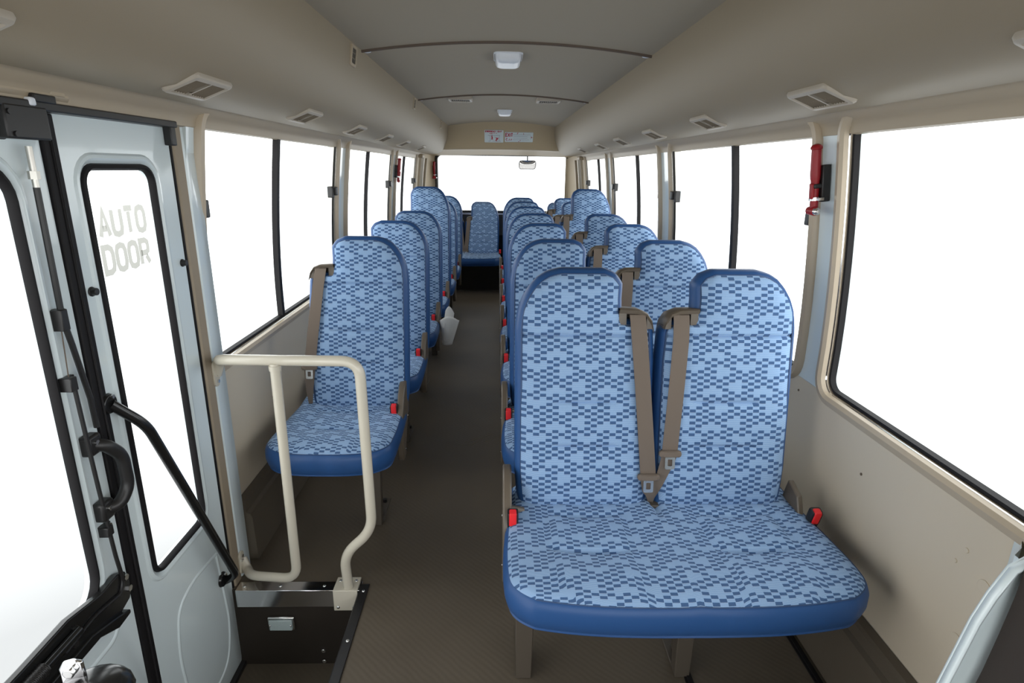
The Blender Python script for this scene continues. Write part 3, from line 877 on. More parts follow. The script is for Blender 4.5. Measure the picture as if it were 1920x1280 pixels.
# header signs
def on_header(x, z, off):
    """a point of the header panel at height z, pushed off towards the seats"""
    zz = z + .6 * bow(x)
    for (ya, za), (yb, zb) in zip(HP, HP[1:]):
        if zb <= zz <= za:
            t = (za - zz) / (za - zb)
            d = Vector((0, yb - ya, zb - za)).normalized(); nn = Vector((0, d.z, -d.y))
            return Vector((x, lerp(ya, yb, t) - .25 * bow(x), z)) + nn * off
    return Vector((x, 6.8, z))
def sign(name, x0, x1, z0, z1, label, art):
    root = empty(name, tuple(on_header((x0 + x1) / 2, (z0 + z1) / 2, 0)), label, 'sign')
    q = MB()
    q.strip([[tuple(on_header(a, b_, o) - root.location) for a, b_ in rrect(x0, x1, z0, z1, .012, seg=6)] for o in (.001, .004)])
    q.grid(lambda u, v: tuple(on_header(lerp(x0, x1, u), lerp(z0 + .003, z1 - .003, v), .004) - root.location), 8, 8)
    q.build('sign_plate', 'sticker', root)
    for nm, mt_, lines, wd in art:
        q = MB()
        for grp in ([lines] if nm.startswith(('sign_title', 'sign_sub', 'sign_script', 'sign_plan', 'sign_dia')) else lines):
            q = MB()
            flat_strokes(q, [[(x0 + (x1 - x0) * a, z0 + (z1 - z0) * b_) for a, b_ in pl] for pl in grp], lambda a, b_, o: tuple(on_header(a, b_, .0055) - root.location), wd, 0)
            q.build(nm, mt_, root, smooth=False)
def words(wd, x, y, hgt, wid, gap): return [[(x + a, y + b_) for a, b_ in pl] for pl in stroke_text(wd, 0, hgt, wid, gap)]
sign('exit_diagram_sign', -.150, .058, 1.675, 1.800, 'square pale EMERGENCY EXIT sign with red figure diagram on the rear header', [
    ('sign_title', 'ink_red', words('EMERGENCY EXIT', .05, .84, .09, .047, .018), .0045),
    ('sign_subtitle', 'ink_red', [[(.25, .74), (.33, .76)], [(.36, .75), (.44, .78)], [(.47, .74), (.55, .76)], [(.58, .75), (.66, .74)], [(.30, .70), (.42, .71)]], .004),
    ('sign_diagram', 'ink_grey', [[(.18, .58), (.82, .58)], [(.30, .58), (.30, .12)], [(.20, .12), (.30, .12)], [(.78, .58), (.78, .12)], [(.42, .12), (.86, .12)], [(.55, .50), (.55, .40)]], .003),
    ('sign_figure', 'ink_red', [[[(.40, .62), (.38, .48), (.40, .34), (.36, .26)], [(.38, .48), (.44, .42)], [(.40, .34), (.44, .26)]], [[(.60, .42), (.66, .32), (.60, .20), (.66, .14)], [(.62, .34), (.74, .38)], [(.64, .26), (.72, .30)]]], .008)])
sign('exit_plan_sign', .073, .383, 1.682, 1.782, 'wide pale EXIT sign with a red line plan of the coach beside the square sign', [
    ('sign_title', 'ink_red', words('EXIT', .03, .56, .32, .060, .016), .0075),
    ('sign_script', 'ink_red', [[(.25, .36), (.24, .24), (.20, .22)], [(.18, .36), (.17, .24), (.13, .20)], [(.10, .36), (.04, .37)], [(.07, .36), (.04, .26), (.06, .18), (.10, .17)]], .005),
    ('sign_plan', 'ink_grey', [[(.28, .76), (.90, .76)], [(.92, .70), (.92, .30)], [(.28, .26), (.86, .26)], [(.30, .60), (.80, .60)], [(.30, .42), (.80, .42)]], .002),
    ('sign_arrow', 'ink_red', [[[(.44, .80), (.44, .92), (.48, .92)]], [[(.66, .76), (.66, .92)]], [[(.55, .24), (.55, .12)], [(.48, .08), (.52, .08)]], [[(.92, .50), (.98, .50)], [(.95, .58), (.95, .42)]]], .0045)])

# outside mirror seen through the rear window
mm = empty('rear_mirror', (.365, 7.645, 1.54), 'small black framed mirror hanging outside the top of the rear window', 'mirror')
q = MB(); q.tube(fillet([(0, -.12, .045), (0, -.03, .04), (0, -.02, .0), (0, -.04, -.045)], .02), .008, 8); q.build('stem', 'black', mm)
q = MB()
def mrect(ins): return rrect(-.108 + ins, .108 - ins, -.150 + ins, -.040 - ins, .035, seg=3)
q.strip([[(a, o - .095 * (b_ + .15) / .11, b_) for a, b_ in mrect(ins)] for ins, o in ((.02, .035), (.004, .022), (.0, .006), (.001, .0), (.006, .001))])
q.add([(a, .035 - .095 * (b_ + .15) / .11, b_) for a, b_ in mrect(.02)], [tuple(range(len(mrect(.02))))])
q.build('mirror_shell', 'black', mm)
q = MB(); q.grid(lambda u, v: (lerp(-.098, .098, u), -.004 - .095 * v - .012 * (1 - (2 * u - 1) ** 2) * (1 - (2 * v - 1) ** 2), lerp(-.142, -.046, v)), 12, 8)
q.build('mirror_glass', 'mirror', mm)

# emergency hammers
def hammer(loc, rz, label, group):
    root = empty('emergency_hammer', loc, label, 'emergency hammer', group)
    root.rotation_euler = (0.11, 0, rz)
    # local: hangs along z, wall lies at +y, 0 = top of the handle
    q = MB(); q.box(-.004, .019, .012, .036, -.165, -.060); q.box(-.006, .017, -.010, .034, -.125, -.112)
    q.build('wall_clip', 'black', root, bevel=.003)
    q = MB()
    prof = [(.0, .004), (-.003, .012), (-.008, .016), (-.014, .0165), (-.016, .0135), (-.085, .0145), (-.098, .0135), (-.105, .012), (-.185, .0115)]
    q.tube([(0, 0, z) for z, r in prof], [r for z, r in prof], 14)
    q.build('handle', 'darkred', root)
    q = MB(); q.box(-.004, .012, -.016, -.006, -.155, -.110)
    q.build('locking_tab', 'darkred', root, bevel=.003)
    q = MB(); q.tube([(0, 0, -.150), (0, 0, -.160)], .0155, 14); q.box(0, .032, -.004, .012, -.159, -.151)
    q.build('retaining_band', 'steel', root)
    q = MB()
    hp_ = [(-.022, .008), (-.018, .0125), (.016, .0135), (.019, .012)]
    q.tube([(x, -.004, -.190) for x, r in hp_], [r for x, r in hp_], 14)
    h = q.build('hammer_head', 'darkred', root)
    q = MB(); q.tube([(.019, -.004, -.190), (.027, -.004, -.190), (.032, -.004, -.190)], [.0115, .0105, .004], 12)
    q.build('striker', 'steel', h)
    return root
hammer((CX + .885, 1.765, 1.472), -PI / 2, 'large looking red emergency hammer on the white pillar by the front right window', 'red emergency hammers')
hammer((CX - .880, 5.30, 1.470), PI / 2, 'red emergency hammer on the left pillar ahead of the last side window', 'red emergency hammers')
hammer((-.770, 7.405, 1.470), .15, 'red emergency hammer on the beige corner beside the rear window', 'red emergency hammers')

# pillar lining and white body metal beside the driver, lower right corner
dp = MB()
dp.strip([[(x, y, z) for x, y in ((1.0, .955), (.992, .935), (.965, .905), (.935, .885), (.93, .80), (.93, .6))] for z in (.0, .735)], closed=False)
struct(dp.build('trim_12', 'white'))
def lining(u, v):
    z = lerp(.0, .98, v)
    xa = interp([(0, .70), (.30, .705), (.60, .775), (.75, .795), (.84, .800), (.98, .80)], z)
    return (lerp(xa, 1.0, u), lerp(.735, .70, u), z)
dl_ = MB()
dl_.grid(lining, 3, 14)
dl_.grid(lambda u, v: (lining(0, v)[0], lerp(.735, .60, u), lining(0, v)[2]), 2, 14)
dl_.grid(lambda u, v: (lining(u, 1)[0], lerp(.735, .60, v), .98), 3, 2)
dl_.grid(lambda u, v: (lining(u, v)[0], .60, lining(u, v)[2]), 3, 14)
struct(dl_.build('trim_13', 'darkbrown'))
wp = MB()
wp.grid(lambda u, v: (lerp(interp([(0, .66), (.30, .66), (.45, .70), (.59, .730), (.717, .755), (.78, .775), (.83, .800), (.86, .86)], lerp(0, .86, v)), .985, u), .752, lerp(0, .86, v)), 2, 18)
wp.grid(lambda u, v: (interp([(0, .66), (.30, .66), (.45, .70), (.59, .730), (.717, .755), (.78, .775), (.83, .800), (.86, .86)], lerp(0, .86, v)), lerp(.752, .738, u), lerp(0, .86, v)), 1, 18)
wo_ = wp.build('trim_14', 'white'); struct(wo_)
sol_ = wo_.modifiers.new('thick', 'SOLIDIFY'); sol_.thickness = .004

# ------------------------------------------------------------------ passenger seats
LEAN = 0.142                     # backrest lean: y per unit height
BZ, BY = 0.425, 0.203            # backrest foot in the seat's own frame (0 = floor under the seat leg)
def back_pt(x, d, t):
    """backrest point: across, depth behind the front face, up the face"""
    k = math.sqrt(1 + LEAN * LEAN)
    return (x, BY + (t * LEAN + d) / k, BZ + (t - d * LEAN) / k)

def back_profile(H, notch, nw):
    """left and right edges of a backrest with the belt notch on +x; H height, notch its level"""
    hr_ = H - notch
    XL = [(0, -.164), (.03, -.177), (.12, -.184), (notch - .01, -.186), (notch + .25 * hr_, -.181), (notch + .50 * hr_, -.168), (notch + .70 * hr_, -.150), (notch + .85 * hr_, -.130), (notch + .95 * hr_, -.106), (H, -.076)]
    XR = [(0, .167), (.03, .180), (.12, .186), (notch - .10, .184), (notch - .012, .178), (notch, .170), (notch + .006, .190 - nw + .010), (notch + .03, .186 - nw), (notch + .55 * hr_, .184 - nw), (notch + .80 * hr_, .186 - nw), (notch + .93 * hr_, .172 - nw), (H, .146 - nw)]
    return XL, XR

def make_back(root, cx, mir, H, notch, nw, belt_low, bx=.187):
    """one backrest with side band, piping, belt guide and belt; mir = -1 puts the belt on the -x side"""
    XL, XR = back_profile(H, notch, nw)
    # rows: denser at the notch and the top
    ts = [k / 22 * (notch - .03) for k in range(23)] + [notch - .015, notch - .004, notch + .001, notch + .006, notch + .018] + \
         [notch + .03 + (H - notch - .03) * (1 - (1 - k / 14) ** 1.6) for k in range(1, 15)]
    U = 22
    for t_ in (notch - .025, notch * .60, notch * .36):
        ts += [t_ - .008, t_ - .004, t_, t_ + .004, t_ + .008]
    ts = sorted(set(round(t, 4) for t in ts))
    seams = [(notch - .025, .006), (notch * .60, .006), (notch * .36, .006)]
    def gauss(x, s): return math.exp(-(x / s) ** 2)
    def face(u, t):
        a, b_ = interp(XL, t), interp(XR, t)
        x = lerp(a, b_, u)
        e = min(x - a, b_ - x, t * 1.2 + .004, (H - t) * 1.3 + .003)
        puff = .020 * (1 - math.exp(-max(e, 0) / .022))
        d = -puff
        for k, (ts_, s_) in enumerate(seams):
            if k == 0: d += .009 * gauss(t - ts_, .0045)
            else:
                if .26 < u < .74: d += .009 * gauss(t - ts_, .0045)
        if t < notch * .60:
            for uu in (.25, .75): d += .004 * gauss((u - uu) * .38, .006)
        d -= .006 * gauss(t - notch * .48, .07) + .007 * gauss(t - notch * .20, .07)
        d -= .006 * math.sin(PI * min(1, max(0, (t - notch) / (H - notch)))) if t > notch else 0
        return x, d, t
    q = MB(); vs, uvs, fs = [], [], []
    for t in ts:
        for k in range(U + 1):
            x, d, tt = face(k / U, t)
            vs.append(back_pt(cx + mir * x, d, tt)); uvs.append((x * mir + cx * 1.7, tt))
    W = U + 1
    for j in range(len(ts) - 1):
        for k in range(U): fs.append((j * W + k, j * W + k + 1, (j + 1) * W + k + 1, (j + 1) * W + k))
    q.add(vs, fs, 0, uvs)
    back = q.build('backrest', 'fabric', root, angle=60)
    # outline loop of the face
    lp_ = [face(0, t)[::2] for t in ts] + [face(k / U, H)[::2] for k in range(1, U)] + [face(1, t)[::2] for t in ts[::-1]] + [face(k / U, 0)[::2] for k in range(U - 1, 0, -1)]
    n = len(lp_)
    nr = []
    for k in range(n):
        a, b_ = lp_[k - 2], lp_[(k + 2) % n]
        dx, dy = b_[0] - a[0], b_[1] - a[1]; L_ = math.hypot(dx, dy) or 1
        nr.append((-dy / L_, dx / L_))
    band = MB(); loops = []
    for d, o in ((-.001, -.001), (.005, .008), (.018, .0155), (.042, .0185), (.064, .0135), (.080, -.004)):
        loops.append([back_pt(cx + mir * (p[0] + nn[0] * o), d, max(p[1] + nn[1] * o, -.012)) for p, nn in zip(lp_, nr)])
    band.strip(loops)
    # flat rear of the backrest
    vs, fs = [], []
    for t in ts:
        a, b_ = interp(XL, t) + .004, interp(XR, t) - .004
        for k in range(5): vs.append(back_pt(cx + mir * lerp(a, b_, k / 4), .080, lerp(.008, H - .008, t / H)))
    for j in range(len(ts) - 1):
        for k in range(4): fs.append((j * 5 + k, j * 5 + k + 1, (j + 1) * 5 + k + 1, (j + 1) * 5 + k))
    band.add(vs, fs)
    band.build('side_band', 'vinyl', back, angle=50)
    pp = MB(); pp.tube([back_pt(cx + mir * p[0], -.001, p[1]) for p in lp_[3:-U - 2]], .0026, 5)
    pp.build('piping', 'piping', back)
    # belt guide on the shoulder
    x0, x1 = .196 - nw - .006, .188
    g = MB()
    def G(x, d, t): return back_pt(cx + mir * x, d, t)
    top = [(x0, notch + .052), (lerp(x0, x1, .55), notch + .050), (lerp(x0, x1, .8), notch + .040), (lerp(x0, x1, .95), notch + .018), (x1, notch - .004)]
    prf = [(-.010, -.014), (-.016, -.004), (-.012, .0), (.045, .002), (.075, -.004), (.080, -.02)]
    g.strip([[G(x, d, t + dt) for d, dt in prf] for x, t in top], closed=False)
    g.strip([[G(x, .060, t + dt) for dt in (-.004, -.2 * 0 - .06)] for x, t in top], closed=False)
    poly = [(x0, notch - .006), (x0, notch + .046), (lerp(x0, x1, .22), notch + .044), (lerp(x0, x1, .22), notch - .006)]
    g.prism(poly, lambda x, t: G(x, -.004, t), lambda x, t: G(x, .05, t))
    poly = [(lerp(x0, x1, .80), notch - .006), (lerp(x0, x1, .80), notch + .036), (lerp(x0, x1, .95), notch + .014), (x1, notch - .006)]
    g.prism(poly, lambda x, t: G(x, -.010, t), lambda x, t: G(x, .06, t))
    g.prism([(x0, notch - .006), (x0, notch + .004), (x1, notch + .004), (x1, notch - .006)], lambda x, t: G(x, .0, t), lambda x, t: G(x, .07, t))
    g.build('belt_guide', 'taupe', root, angle=50)
    # webbing
    xt = lerp(x0, x1, .52); xb = lerp(.180, .150, belt_low * 0)
    tl = notch * belt_low
    hw = .0225
    def strap(path, w_=hw):
        bb = MB()
        for sgn in (0, 1):
            bb.strip([[G(x - ww, d + sgn * .002, t), G(x + ww, d + sgn * .002, t)] for x, d, t, ww in path] if 0 else
                     [[G(x + k * ww, d + sgn * .002, t) for x, d, t, ww in path] for k in (-1, -.33, .33, 1)], closed=False)
        return bb.build('belt_webbing', 'belt', bl)
    path = [(xt, .030, notch + .030, hw), (xt, .006, notch + .040, hw), (xt, -.012, notch + .034, hw), (xt + .001, -.020, notch + .015, hw)]
    for k in range(1, 9):
        u_ = k / 8
        path.append((lerp(xt, bx, u_), -.027 - .004 * math.sin(PI * u_), lerp(notch + .015, tl, u_), hw))
    bl = bpy.data.objects.new('seat_belt', None); C.objects.link(bl); bl.parent = root; bl.empty_display_size = .03
    strap(path)
    strap([(bx, -.029, tl - .010, hw), (lerp(bx, .205, .25), -.026, tl - .05, hw * .85), (lerp(bx, .205, .65), -.018, lerp(tl, .0, .6), hw * .6), (.205, .0, .02, hw * .35), (.207, .02, -.02, hw * .3)])
    # tongue: plastic bar and steel plate with a slot
    tg = MB()
    loops = []
    for d, s_ in ((-.022, .7), (-.027, 1.0), (-.036, 1.0), (-.041, .7)):
        loops.append([G(bx + a * s_, d, tl - .004 + b_ * s_) for a, b_ in rrect(-.032, .032, -.0095, .0095, .008, seg=2)])
    tg.strip(loops); tg.add(loops[0], [tuple(range(len(loops[0])))]); tg.add(loops[-1], [tuple(range(len(loops[-1])))])
    tg.build('belt_tongue', 'belt', bl)
    tp = MB()
    for d0, d1_ in ((-.0345, -.0325),):
        o_ = rrect(-.0145, .0145, -.050, -.008, .005, n=3, seg=2); i_ = rrect(-.0065, .0065, -.040, -.020, .002, n=3, seg=2)
        lo = [[G(bx + a, d, tl + b_) for a, b_ in oo] for oo, d in ((i_, d1_), (o_, d1_), (o_, d0), (i_, d0), (i_, d1_))]
        tp.strip(lo)
    tp.build('tongue_plate', 'steel', bl)
    return back

def make_cushion(root, cx, W, yf, yb, ztop, halves):
    """patterned cushion top with a plain vinyl band; halves = 1 or 2 sitting places"""
    NU, NV = (80 if halves == 2 else 44), 60
    def half(v):
        w_ = W * (1 - .050 * max(0, (v - .35) / .65) ** 1.3)
        if v < .30: w_ *= 1 - .030 * ((.30 - v) / .30) ** 2
        if v < .16: w_ -= .050 * ((.16 - v) / .16) ** 2.6
        return w_
    def gauss(x, s): return math.exp(-(x / s) ** 2)
    def top(uu, v):
        u = 2 * uu - 1
        x = u * half(v)
        yfront = yf + (.022 if halves == 1 else .030) * abs(u) ** 3
        y = lerp(yfront, yb, v)
        z = ztop
        e = min((1 - abs(u)) * W, v * .45 + .0)
        z -= .013 * math.exp(-e / .012) + .003 * max(0, 1 - v / .2) ** 2
        for c in ((-.5, .5) if halves == 2 else (0,)):
            du = (u - c) * W
            z -= .010 * gauss(du, .13) * gauss(v - .55, .3)
            inside = 1 / (1 + math.exp((abs(du) - .105) / .006))
            z -= .011 * gauss(v - .71 - 1.5 * du * du, .016) * inside + .013 * gauss(v - .38 - 1.5 * du * du, .016) * inside
            z -= .005 * gauss(abs(du) - .115, .012) * gauss(v - .62, .20)
            z += .008 * gauss(v - .20, .12) * gauss(du, .2) + .007 * gauss(v - .55, .11) * inside
        if halves == 2:
            z -= .030 * gauss(u * W, .012) * max(0, (v - .66) / .34) ** .7
            z += .003 * gauss(u * W, .03) * (1 - v)
        z += .012 * max(0, v - .85) / .15
        return x, y, z
    q = MB(); vs, uvs, fs = [], [], []
    vv = [1 - (1 - k / NV) for k in range(NV + 1)]
    vv = [v ** 1.25 for v in vv]
    for v in vv:
        for k in range(NU + 1):
            uu = k / NU; uu = .5 + .5 * math.copysign(abs(2 * uu - 1) ** 1.05, 2 * uu - 1)
            x, y, z = top(uu, v)
            vs.append((cx + x, y, z))
    Wd = NU + 1
    arc = [[0.0] * Wd for _ in range(NV + 1)]
    for j in range(NV - 1, -1, -1):
        for k in range(Wd):
            arc[j][k] = arc[j + 1][k] - (Vector(vs[j * Wd + k]) - Vector(vs[(j + 1) * Wd + k])).length
    for j in range(NV + 1):
        for k in range(Wd): uvs.append((vs[j * Wd + k][0] + .31, arc[j][k]))
    for j in range(NV):
        for k in range(NU): fs.append((j * Wd + k, j * Wd + k + 1, (j + 1) * Wd + k + 1, (j + 1) * Wd + k))
    q.add(vs, fs, 0, uvs)
    cu = q.build('cushion', 'fabric', root, angle=70)
    P = lambda j, k: vs[j * Wd + k]
    lp_ = [P(0, k) for k in range(Wd)] + [P(j, NU) for j in range(1, NV + 1)] + [P(NV, k) for k in range(NU - 1, -1, -1)] + [P(j, 0) for j in range(NV - 1, 0, -1)]
    n = len(lp_); nr = []
    for k in range(n):
        a, b_ = lp_[k - 2], lp_[(k + 2) % n]
        dx, dy = b_[0] - a[0], b_[1] - a[1]; L_ = math.hypot(dx, dy) or 1
        nr.append((dy / L_, -dx / L_))
    bd = MB(); loops = []
    zb_ = ztop - .102
    zlow = min(p[2] for p in lp_)
    for f_, o in ((0, 0), (.06, .006), (.25, .012), (.55, .012), (.80, .006), (.93, -.002), (.965, .001), (.985, .000), (1.0, -.006)):
        loops.append([(p[0] + nn[0] * o, p[1] + nn[1] * o, lerp(p[2] - .0005, zb_ + (.004 if 0 else 0), f_)) for p, nn in zip(lp_, nr)])
    bd.strip(loops); bd.add(loops[-1], [tuple(range(n))])
    bd.build('side_band', 'vinyl', cu, angle=60)
    pt = MB(); pt.tube([(p[0] + nn[0] * .001, p[1] + nn[1] * .001, p[2]) for p, nn in zip(lp_, nr)][0:Wd + NV], .0016, 5)
    pt.build('piping', 'piping', cu)
    return cu

def make_buckle(root, x, y, z, tilt, name='belt_buckle'):
    q = MB()
    def B(a, b_, c_):
        ca, sa = math.cos(tilt), math.sin(tilt)
        return (x + a, y + b_ * ca + c_ * sa, z + c_ * ca - b_ * sa)
    lo = []
    for c_, sx_, sy_ in ((-.055, .006, .005), (-.045, .013, .010), (-.010, .0155, .013), (.022, .0155, .013), (.027, .014, .0115)):
        lo.append([B(a, b_, c_) for a, b_ in rrect(-sx_, sx_, -sy_, sy_, .004, n=3, seg=2)])
    q.strip(lo); q.add(lo[0], [tuple(range(len(lo[0])))]); q.add(lo[-1], [tuple(range(len(lo[-1])))])
    q.tube([B(0, 0, -.05), B(0, .01, -.10), B(0, .03, -.13)], .008, 8)
    b_ = q.build(name, 'black', root)
    q = MB()
    lo = []
    for c_, s_ in ((-.012, 1.0), (.026, 1.0), (.030, .85)):
        lo.append([B(a * s_, bb * s_ - .0045, c_) for a, bb in rrect(-.0105, .0105, -.0115, .0105, .004, n=3, seg=2)])
    q.strip(lo); q.add(lo[-1], [tuple(range(len(lo[-1])))]); q.add(lo[0], [tuple(range(len(lo[0])))])
    q.build('release_button', 'red', b_)

def make_bracket(root, x, s):
    """moulded recliner cover on the aisle side; s = direction of the aisle"""
    q = MB()
    poly = [(.085, .300), (.090, .400), (.105, .440), (.150, .510), (.205, .545), (.262, .540), (.268, .505), (.262, .455), (.245, .395), (.190, .335), (.150, .245), (.110, .235)]
    q.prism(poly, lambda y, z: (x - .013, y, z), lambda y, z: (x + .013, y, z))
    b_ = q.build('recliner_cover', 'taupe', root, bevel=.005)
    for y, z in ((.225, .385), (.145, .270)):
        k = MB(); k.ball((x + s * .013, y, z), (.002, .004, .004)); k.build('screw', 'steel', b_)
    q = MB(); q.tube([(x, .150, .455), (x - s * .045, .165, .438)], .013, 10)
    q.build('pivot_boss', 'taupe', root)

def make_leg(root, x, y, s):
    q = MB()
    q.prism([(-.024, 0), (.020, 0), (.026, .36), (-.030, .36)], lambda a, z: (x + a, y, z), lambda a, z: (x + a * .9, y + .045, z))
    q.prism([(.045, 0), (.115, .0), (.105, .05), (.06, .36), (.03, .36)], lambda yy, z: (x - .003, y + yy, z), lambda yy, z: (x + .003, y + yy, z))
    q.box(x - .022, x + .022, y + .03, y + .20, .0, .006)
    l = q.build('leg', 'leg', root, bevel=.003)
    q = MB(); q.tube([(x, y + .17, .004), (x, y + .17, .018)], .010, 6); q.build('floor_bolt', 'black', l)

FZ = (0.692, 0.545, 0.100)       # backrest height, belt notch level and notch width of a normal seat
def double_seat(win=None, rear=False):
    root = empty('double_seat')
    aisle = FZ; window = win or FZ
    make_cushion(root, .0115, .4395, -.222, .285, .447, 2)
    make_back(root, -.203, 1, *aisle, .205)
    make_back(root, .204, -1, *window, .335, .160)
    make_buckle(root, -.412, .105, .452, -.15)
    make_buckle(root, .443, .108, .455, -.30)
    make_bracket(root, -.427, -1)
    q = MB(); q.prism([(.12, .40), (.16, .49), (.22, .51), (.25, .42), (.18, .34)], lambda y, z: (.415, y, z), lambda y, z: (.432, y, z))
    q.build('recliner_cover', 'taupe', root, bevel=.004)
    make_leg(root, -.376, 0, -1)
    make_leg(root, .078, 0, -1)
    q = MB(); q.box(-.40, .50, .03, .07, .315, .345); q.box(-.40, .44, .22, .26, .33, .36)
    q.box(-.02, .03, .19, .24, .40, .44)
    q.build('frame', 'leg', root, bevel=.003)
    return root
def single_seat(bk=None):
    root = empty('single_seat')
    make_cushion(root, 0, .222, -.222, .285, .447, 1)
    make_back(root, .035, -1, *(bk or FZ), .335, .195)
    make_buckle(root, .190, .120, .452, -.15)
    make_bracket(root, .214, 1)
    make_leg(root, .122, 0, 1)
    q = MB(); q.box(-.20, .15, .03, .07, .315, .345); q.box(-.20, .20, .22, .26, .33, .36)
    q.build('frame', 'leg', root, bevel=.003)
    return root
TALL = (0.825, 0.600, 0.095)
REAR = (0.598, 0.388, 0.075)

proto = double_seat()
tall = None
RG = 'blue double seats in the right-hand row'
dn = ['front double seat of the right-hand row, nearest the camera, blue checked with grey belts',
      'blue checked double seat directly behind the front double seat on the right',
      'third blue checked double seat back in the right-hand row',
      'fourth blue checked double seat back in the right-hand row',
      'blue double seat on the right whose window side backrest is taller than the rest',
      'blue double seat just behind the one with the tall window side backrest on the right',
      'last blue double seat of the right-hand row, ahead of the rear bench']
for i in range(7):
    o = proto if i == 0 else (double_seat(win=TALL) if i == 4 else copy_tree(proto))
    o.location = (.459, 1.33 + .721 * i, 0)
    tag(o, dn[i], 'seat', RG)
sp = single_seat()
LG = 'blue single seats in the left-hand row'
sn = ['front single seat on the left, behind the ivory handrail, blue checked',
      'second blue checked single seat back in the left-hand row',
      'third blue checked single seat back on the left, beside the white plastic pouch',
      'left single seat whose backrest is taller than all the others in its row',
      'blue single seat just behind the tall-backed one on the left',
      'last blue single seat of the left-hand row, ahead of the rear bench']
for i, y in enumerate((2.08, 2.835, 3.59, 4.345, 5.105, 5.865)):
    o = sp if i == 0 else (single_seat(bk=TALL) if i == 3 else copy_tree(sp))
    o.location = (-.602, y, 0)
    tag(o, sn[i], 'seat', LG)

def rear_seat():
    root = empty('rear_bench_seat')
    make_cushion(root, 0, .428, -.222, .285, .447, 2)
    make_back(root, -.205, 1, *REAR, .10)
    make_back(root, .205, -1, *REAR, .10)
    make_buckle(root, -.430, .125, .462, -.15); make_buckle(root, .422, .135, .462, -.15)
    q = MB(); q.box(-.41, .41, -.02, .25, .33, .40); q.build('frame', 'leg', root, bevel=.004)
    return root
ra = rear_seat(); ra.location = (-.392, 6.83, -.012)
tag(ra, 'blue rear bench seat at the end of the aisle, left half, facing the camera', 'seat', 'rear bench seats')
rb = copy_tree(ra); rb.location = (.512, 6.83, -.012)
tag(rb, 'rear bench seat on the right, mostly hidden behind the right-hand row', 'seat', 'rear bench seats')

# ------------------------------------------------------------------ white plastic pouch hanging at the third left seat
pc = empty('plastic_pouch', (-.325, 3.70, .40), 'white plastic pouch with two raised lobes hanging beside the third left seat', 'pouch')
q = MB()
def pouch(front):
    def fn(u, v):
        z = lerp(-.115, .045, v)
        w0 = lerp(-.034, -.046, v); w1 = lerp(.030, .078, v)
        x = lerp(w0, w1, u)
        y = (-.028 if front else .022) * math.sin(PI * min(1, max(0, u))) ** .6 * (.75 + .5 * v)
        zt = z
        if v > .5: zt += (v - .5) * 2 * (.035 * math.sin(PI * u) if front else .0)
        return (x, y, zt)
    return fn
q.grid(pouch(True), 16, 14); q.grid(pouch(False), 16, 14)
lo = [pouch(True)(k / 16, 0) for k in range(17)] + [pouch(False)(k / 16, 0) for k in range(15, 0, -1)]
q.add(lo, [tuple(range(len(lo)))])
pb = q.build('pouch_body', 'pouch', pc)
sol = pb.modifiers.new('thick', 'SOLIDIFY'); sol.thickness = .0025
q = MB()
q.grid(lambda u, v: (lerp(-.024, .034, u) + .012 * v, .018 - .01 * math.sin(PI * u), lerp(.00, .135, v) - .04 * v * abs(2 * u - .9) ** 1.8), 12, 12)
fl = q.build('back_flap', 'pouch', pc); sol = fl.modifiers.new('thick', 'SOLIDIFY'); sol.thickness = .0025
q = MB(); q.tube(fillet([(-.012, -.030, .03), (-.020, -.031, -.085), (.018, -.030, -.09), (.040, -.033, .02)], .015), .0022, 6)
q.build('moulded_rib', 'pouch', pb)

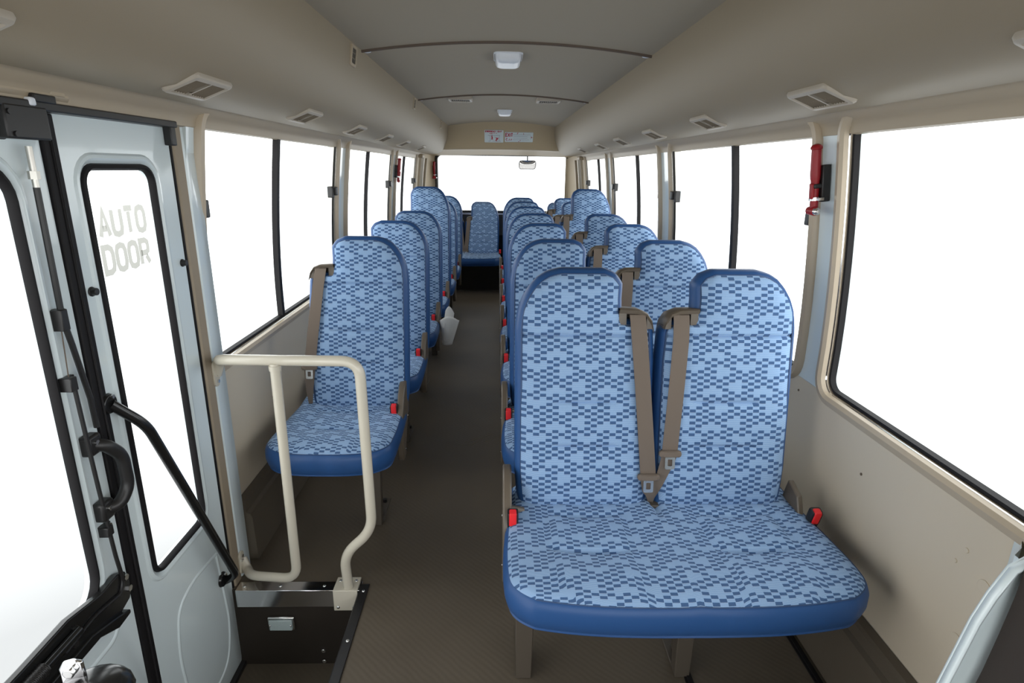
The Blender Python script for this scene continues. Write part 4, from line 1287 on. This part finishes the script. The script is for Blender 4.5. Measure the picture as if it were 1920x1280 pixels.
# ------------------------------------------------------------------ words for the setting
for nm, lb, ct in (
    ('floor', 'dark brown textured vinyl floor of the coach with a central aisle', 'floor'),
    ('ceiling', 'grey beige curved headlining with two dark cross seams', 'ceiling'),
    ('wall_left', 'beige wall board and pale pillars on the entrance door side', 'wall'),
    ('wall_right', 'beige wall board and pale pillars beside the double seats', 'wall'),
    ('wall_rear', 'rear end wall with the beige header panel that carries the signs', 'wall'),
    ('wall_front', 'dark front end of the cabin around the windscreen', 'wall'),
    ('door_1', 'pale blue white door leaf whose window reads AUTO DOOR', 'door'),
    ('door_2', 'pale blue white front door leaf carrying the black rod and arm', 'door'),
    ('window_1', 'sliding side window just behind the entrance door', 'window'),
    ('window_2', 'middle sliding window of the left side', 'window'),
    ('window_3', 'last sliding window of the left side, by the rear corner', 'window'),
    ('window_4', 'large fixed window beside the front double seat on the right', 'window'),
    ('window_5', 'sliding window on the right just behind the large red hammer', 'window'),
    ('window_6', 'middle sliding window of the right side, beside the tall-backed seat', 'window'),
    ('window_7', 'last sliding window of the right side, by the rear corner', 'window'),
    ('window_8', 'wide rear window with the small mirror hanging behind it', 'window'),
    ('window_9', 'windscreen at the front end of the cabin', 'window'),
    ('baseboard_left', 'brown skirting along the foot of the left wall', 'skirting'),
    ('baseboard_right', 'brown skirting along the foot of the right wall', 'skirting'),
    ('rear_platform', 'dark brown riser under the rear bench at the end of the aisle', 'platform'),
    ('trim_1', 'long curved beige overhead duct on the left side', 'duct'),
    ('trim_2', 'long curved beige overhead duct on the right side', 'duct'),
    ('trim_3', 'thin dark seam under the left overhead duct', 'trim'),
    ('trim_4', 'thin dark seam under the right overhead duct', 'trim'),
    ('trim_5', 'beige rounded corner pillar left of the rear window', 'trim'),
    ('trim_6', 'beige rounded corner pillar right of the rear window', 'trim'),
    ('trim_7', 'taupe padded strip on the post behind the AUTO DOOR leaf', 'trim'),
    ('trim_8', 'pale blue white body post that the ivory handrail is bolted to', 'trim'),
    ('trim_9', 'beige cover over the door mechanism above the front door leaf', 'trim'),
    ('trim_10', 'black step edging with screws along the aisle side of the step', 'trim'),
    ('trim_11', 'polished metal strip on top of the step riser under the handrail', 'trim'),
    ('trim_12', 'pale metal return at the front end of the right wall', 'trim'),
    ('trim_13', 'dark brown lining panel in the lower right corner', 'trim'),
    ('trim_14', 'pale blue white metal pillar foot beside the dark lining, lower right', 'trim'),
):
    o = bpy.data.objects.get(nm)
    if o: tag(o, lb, ct)
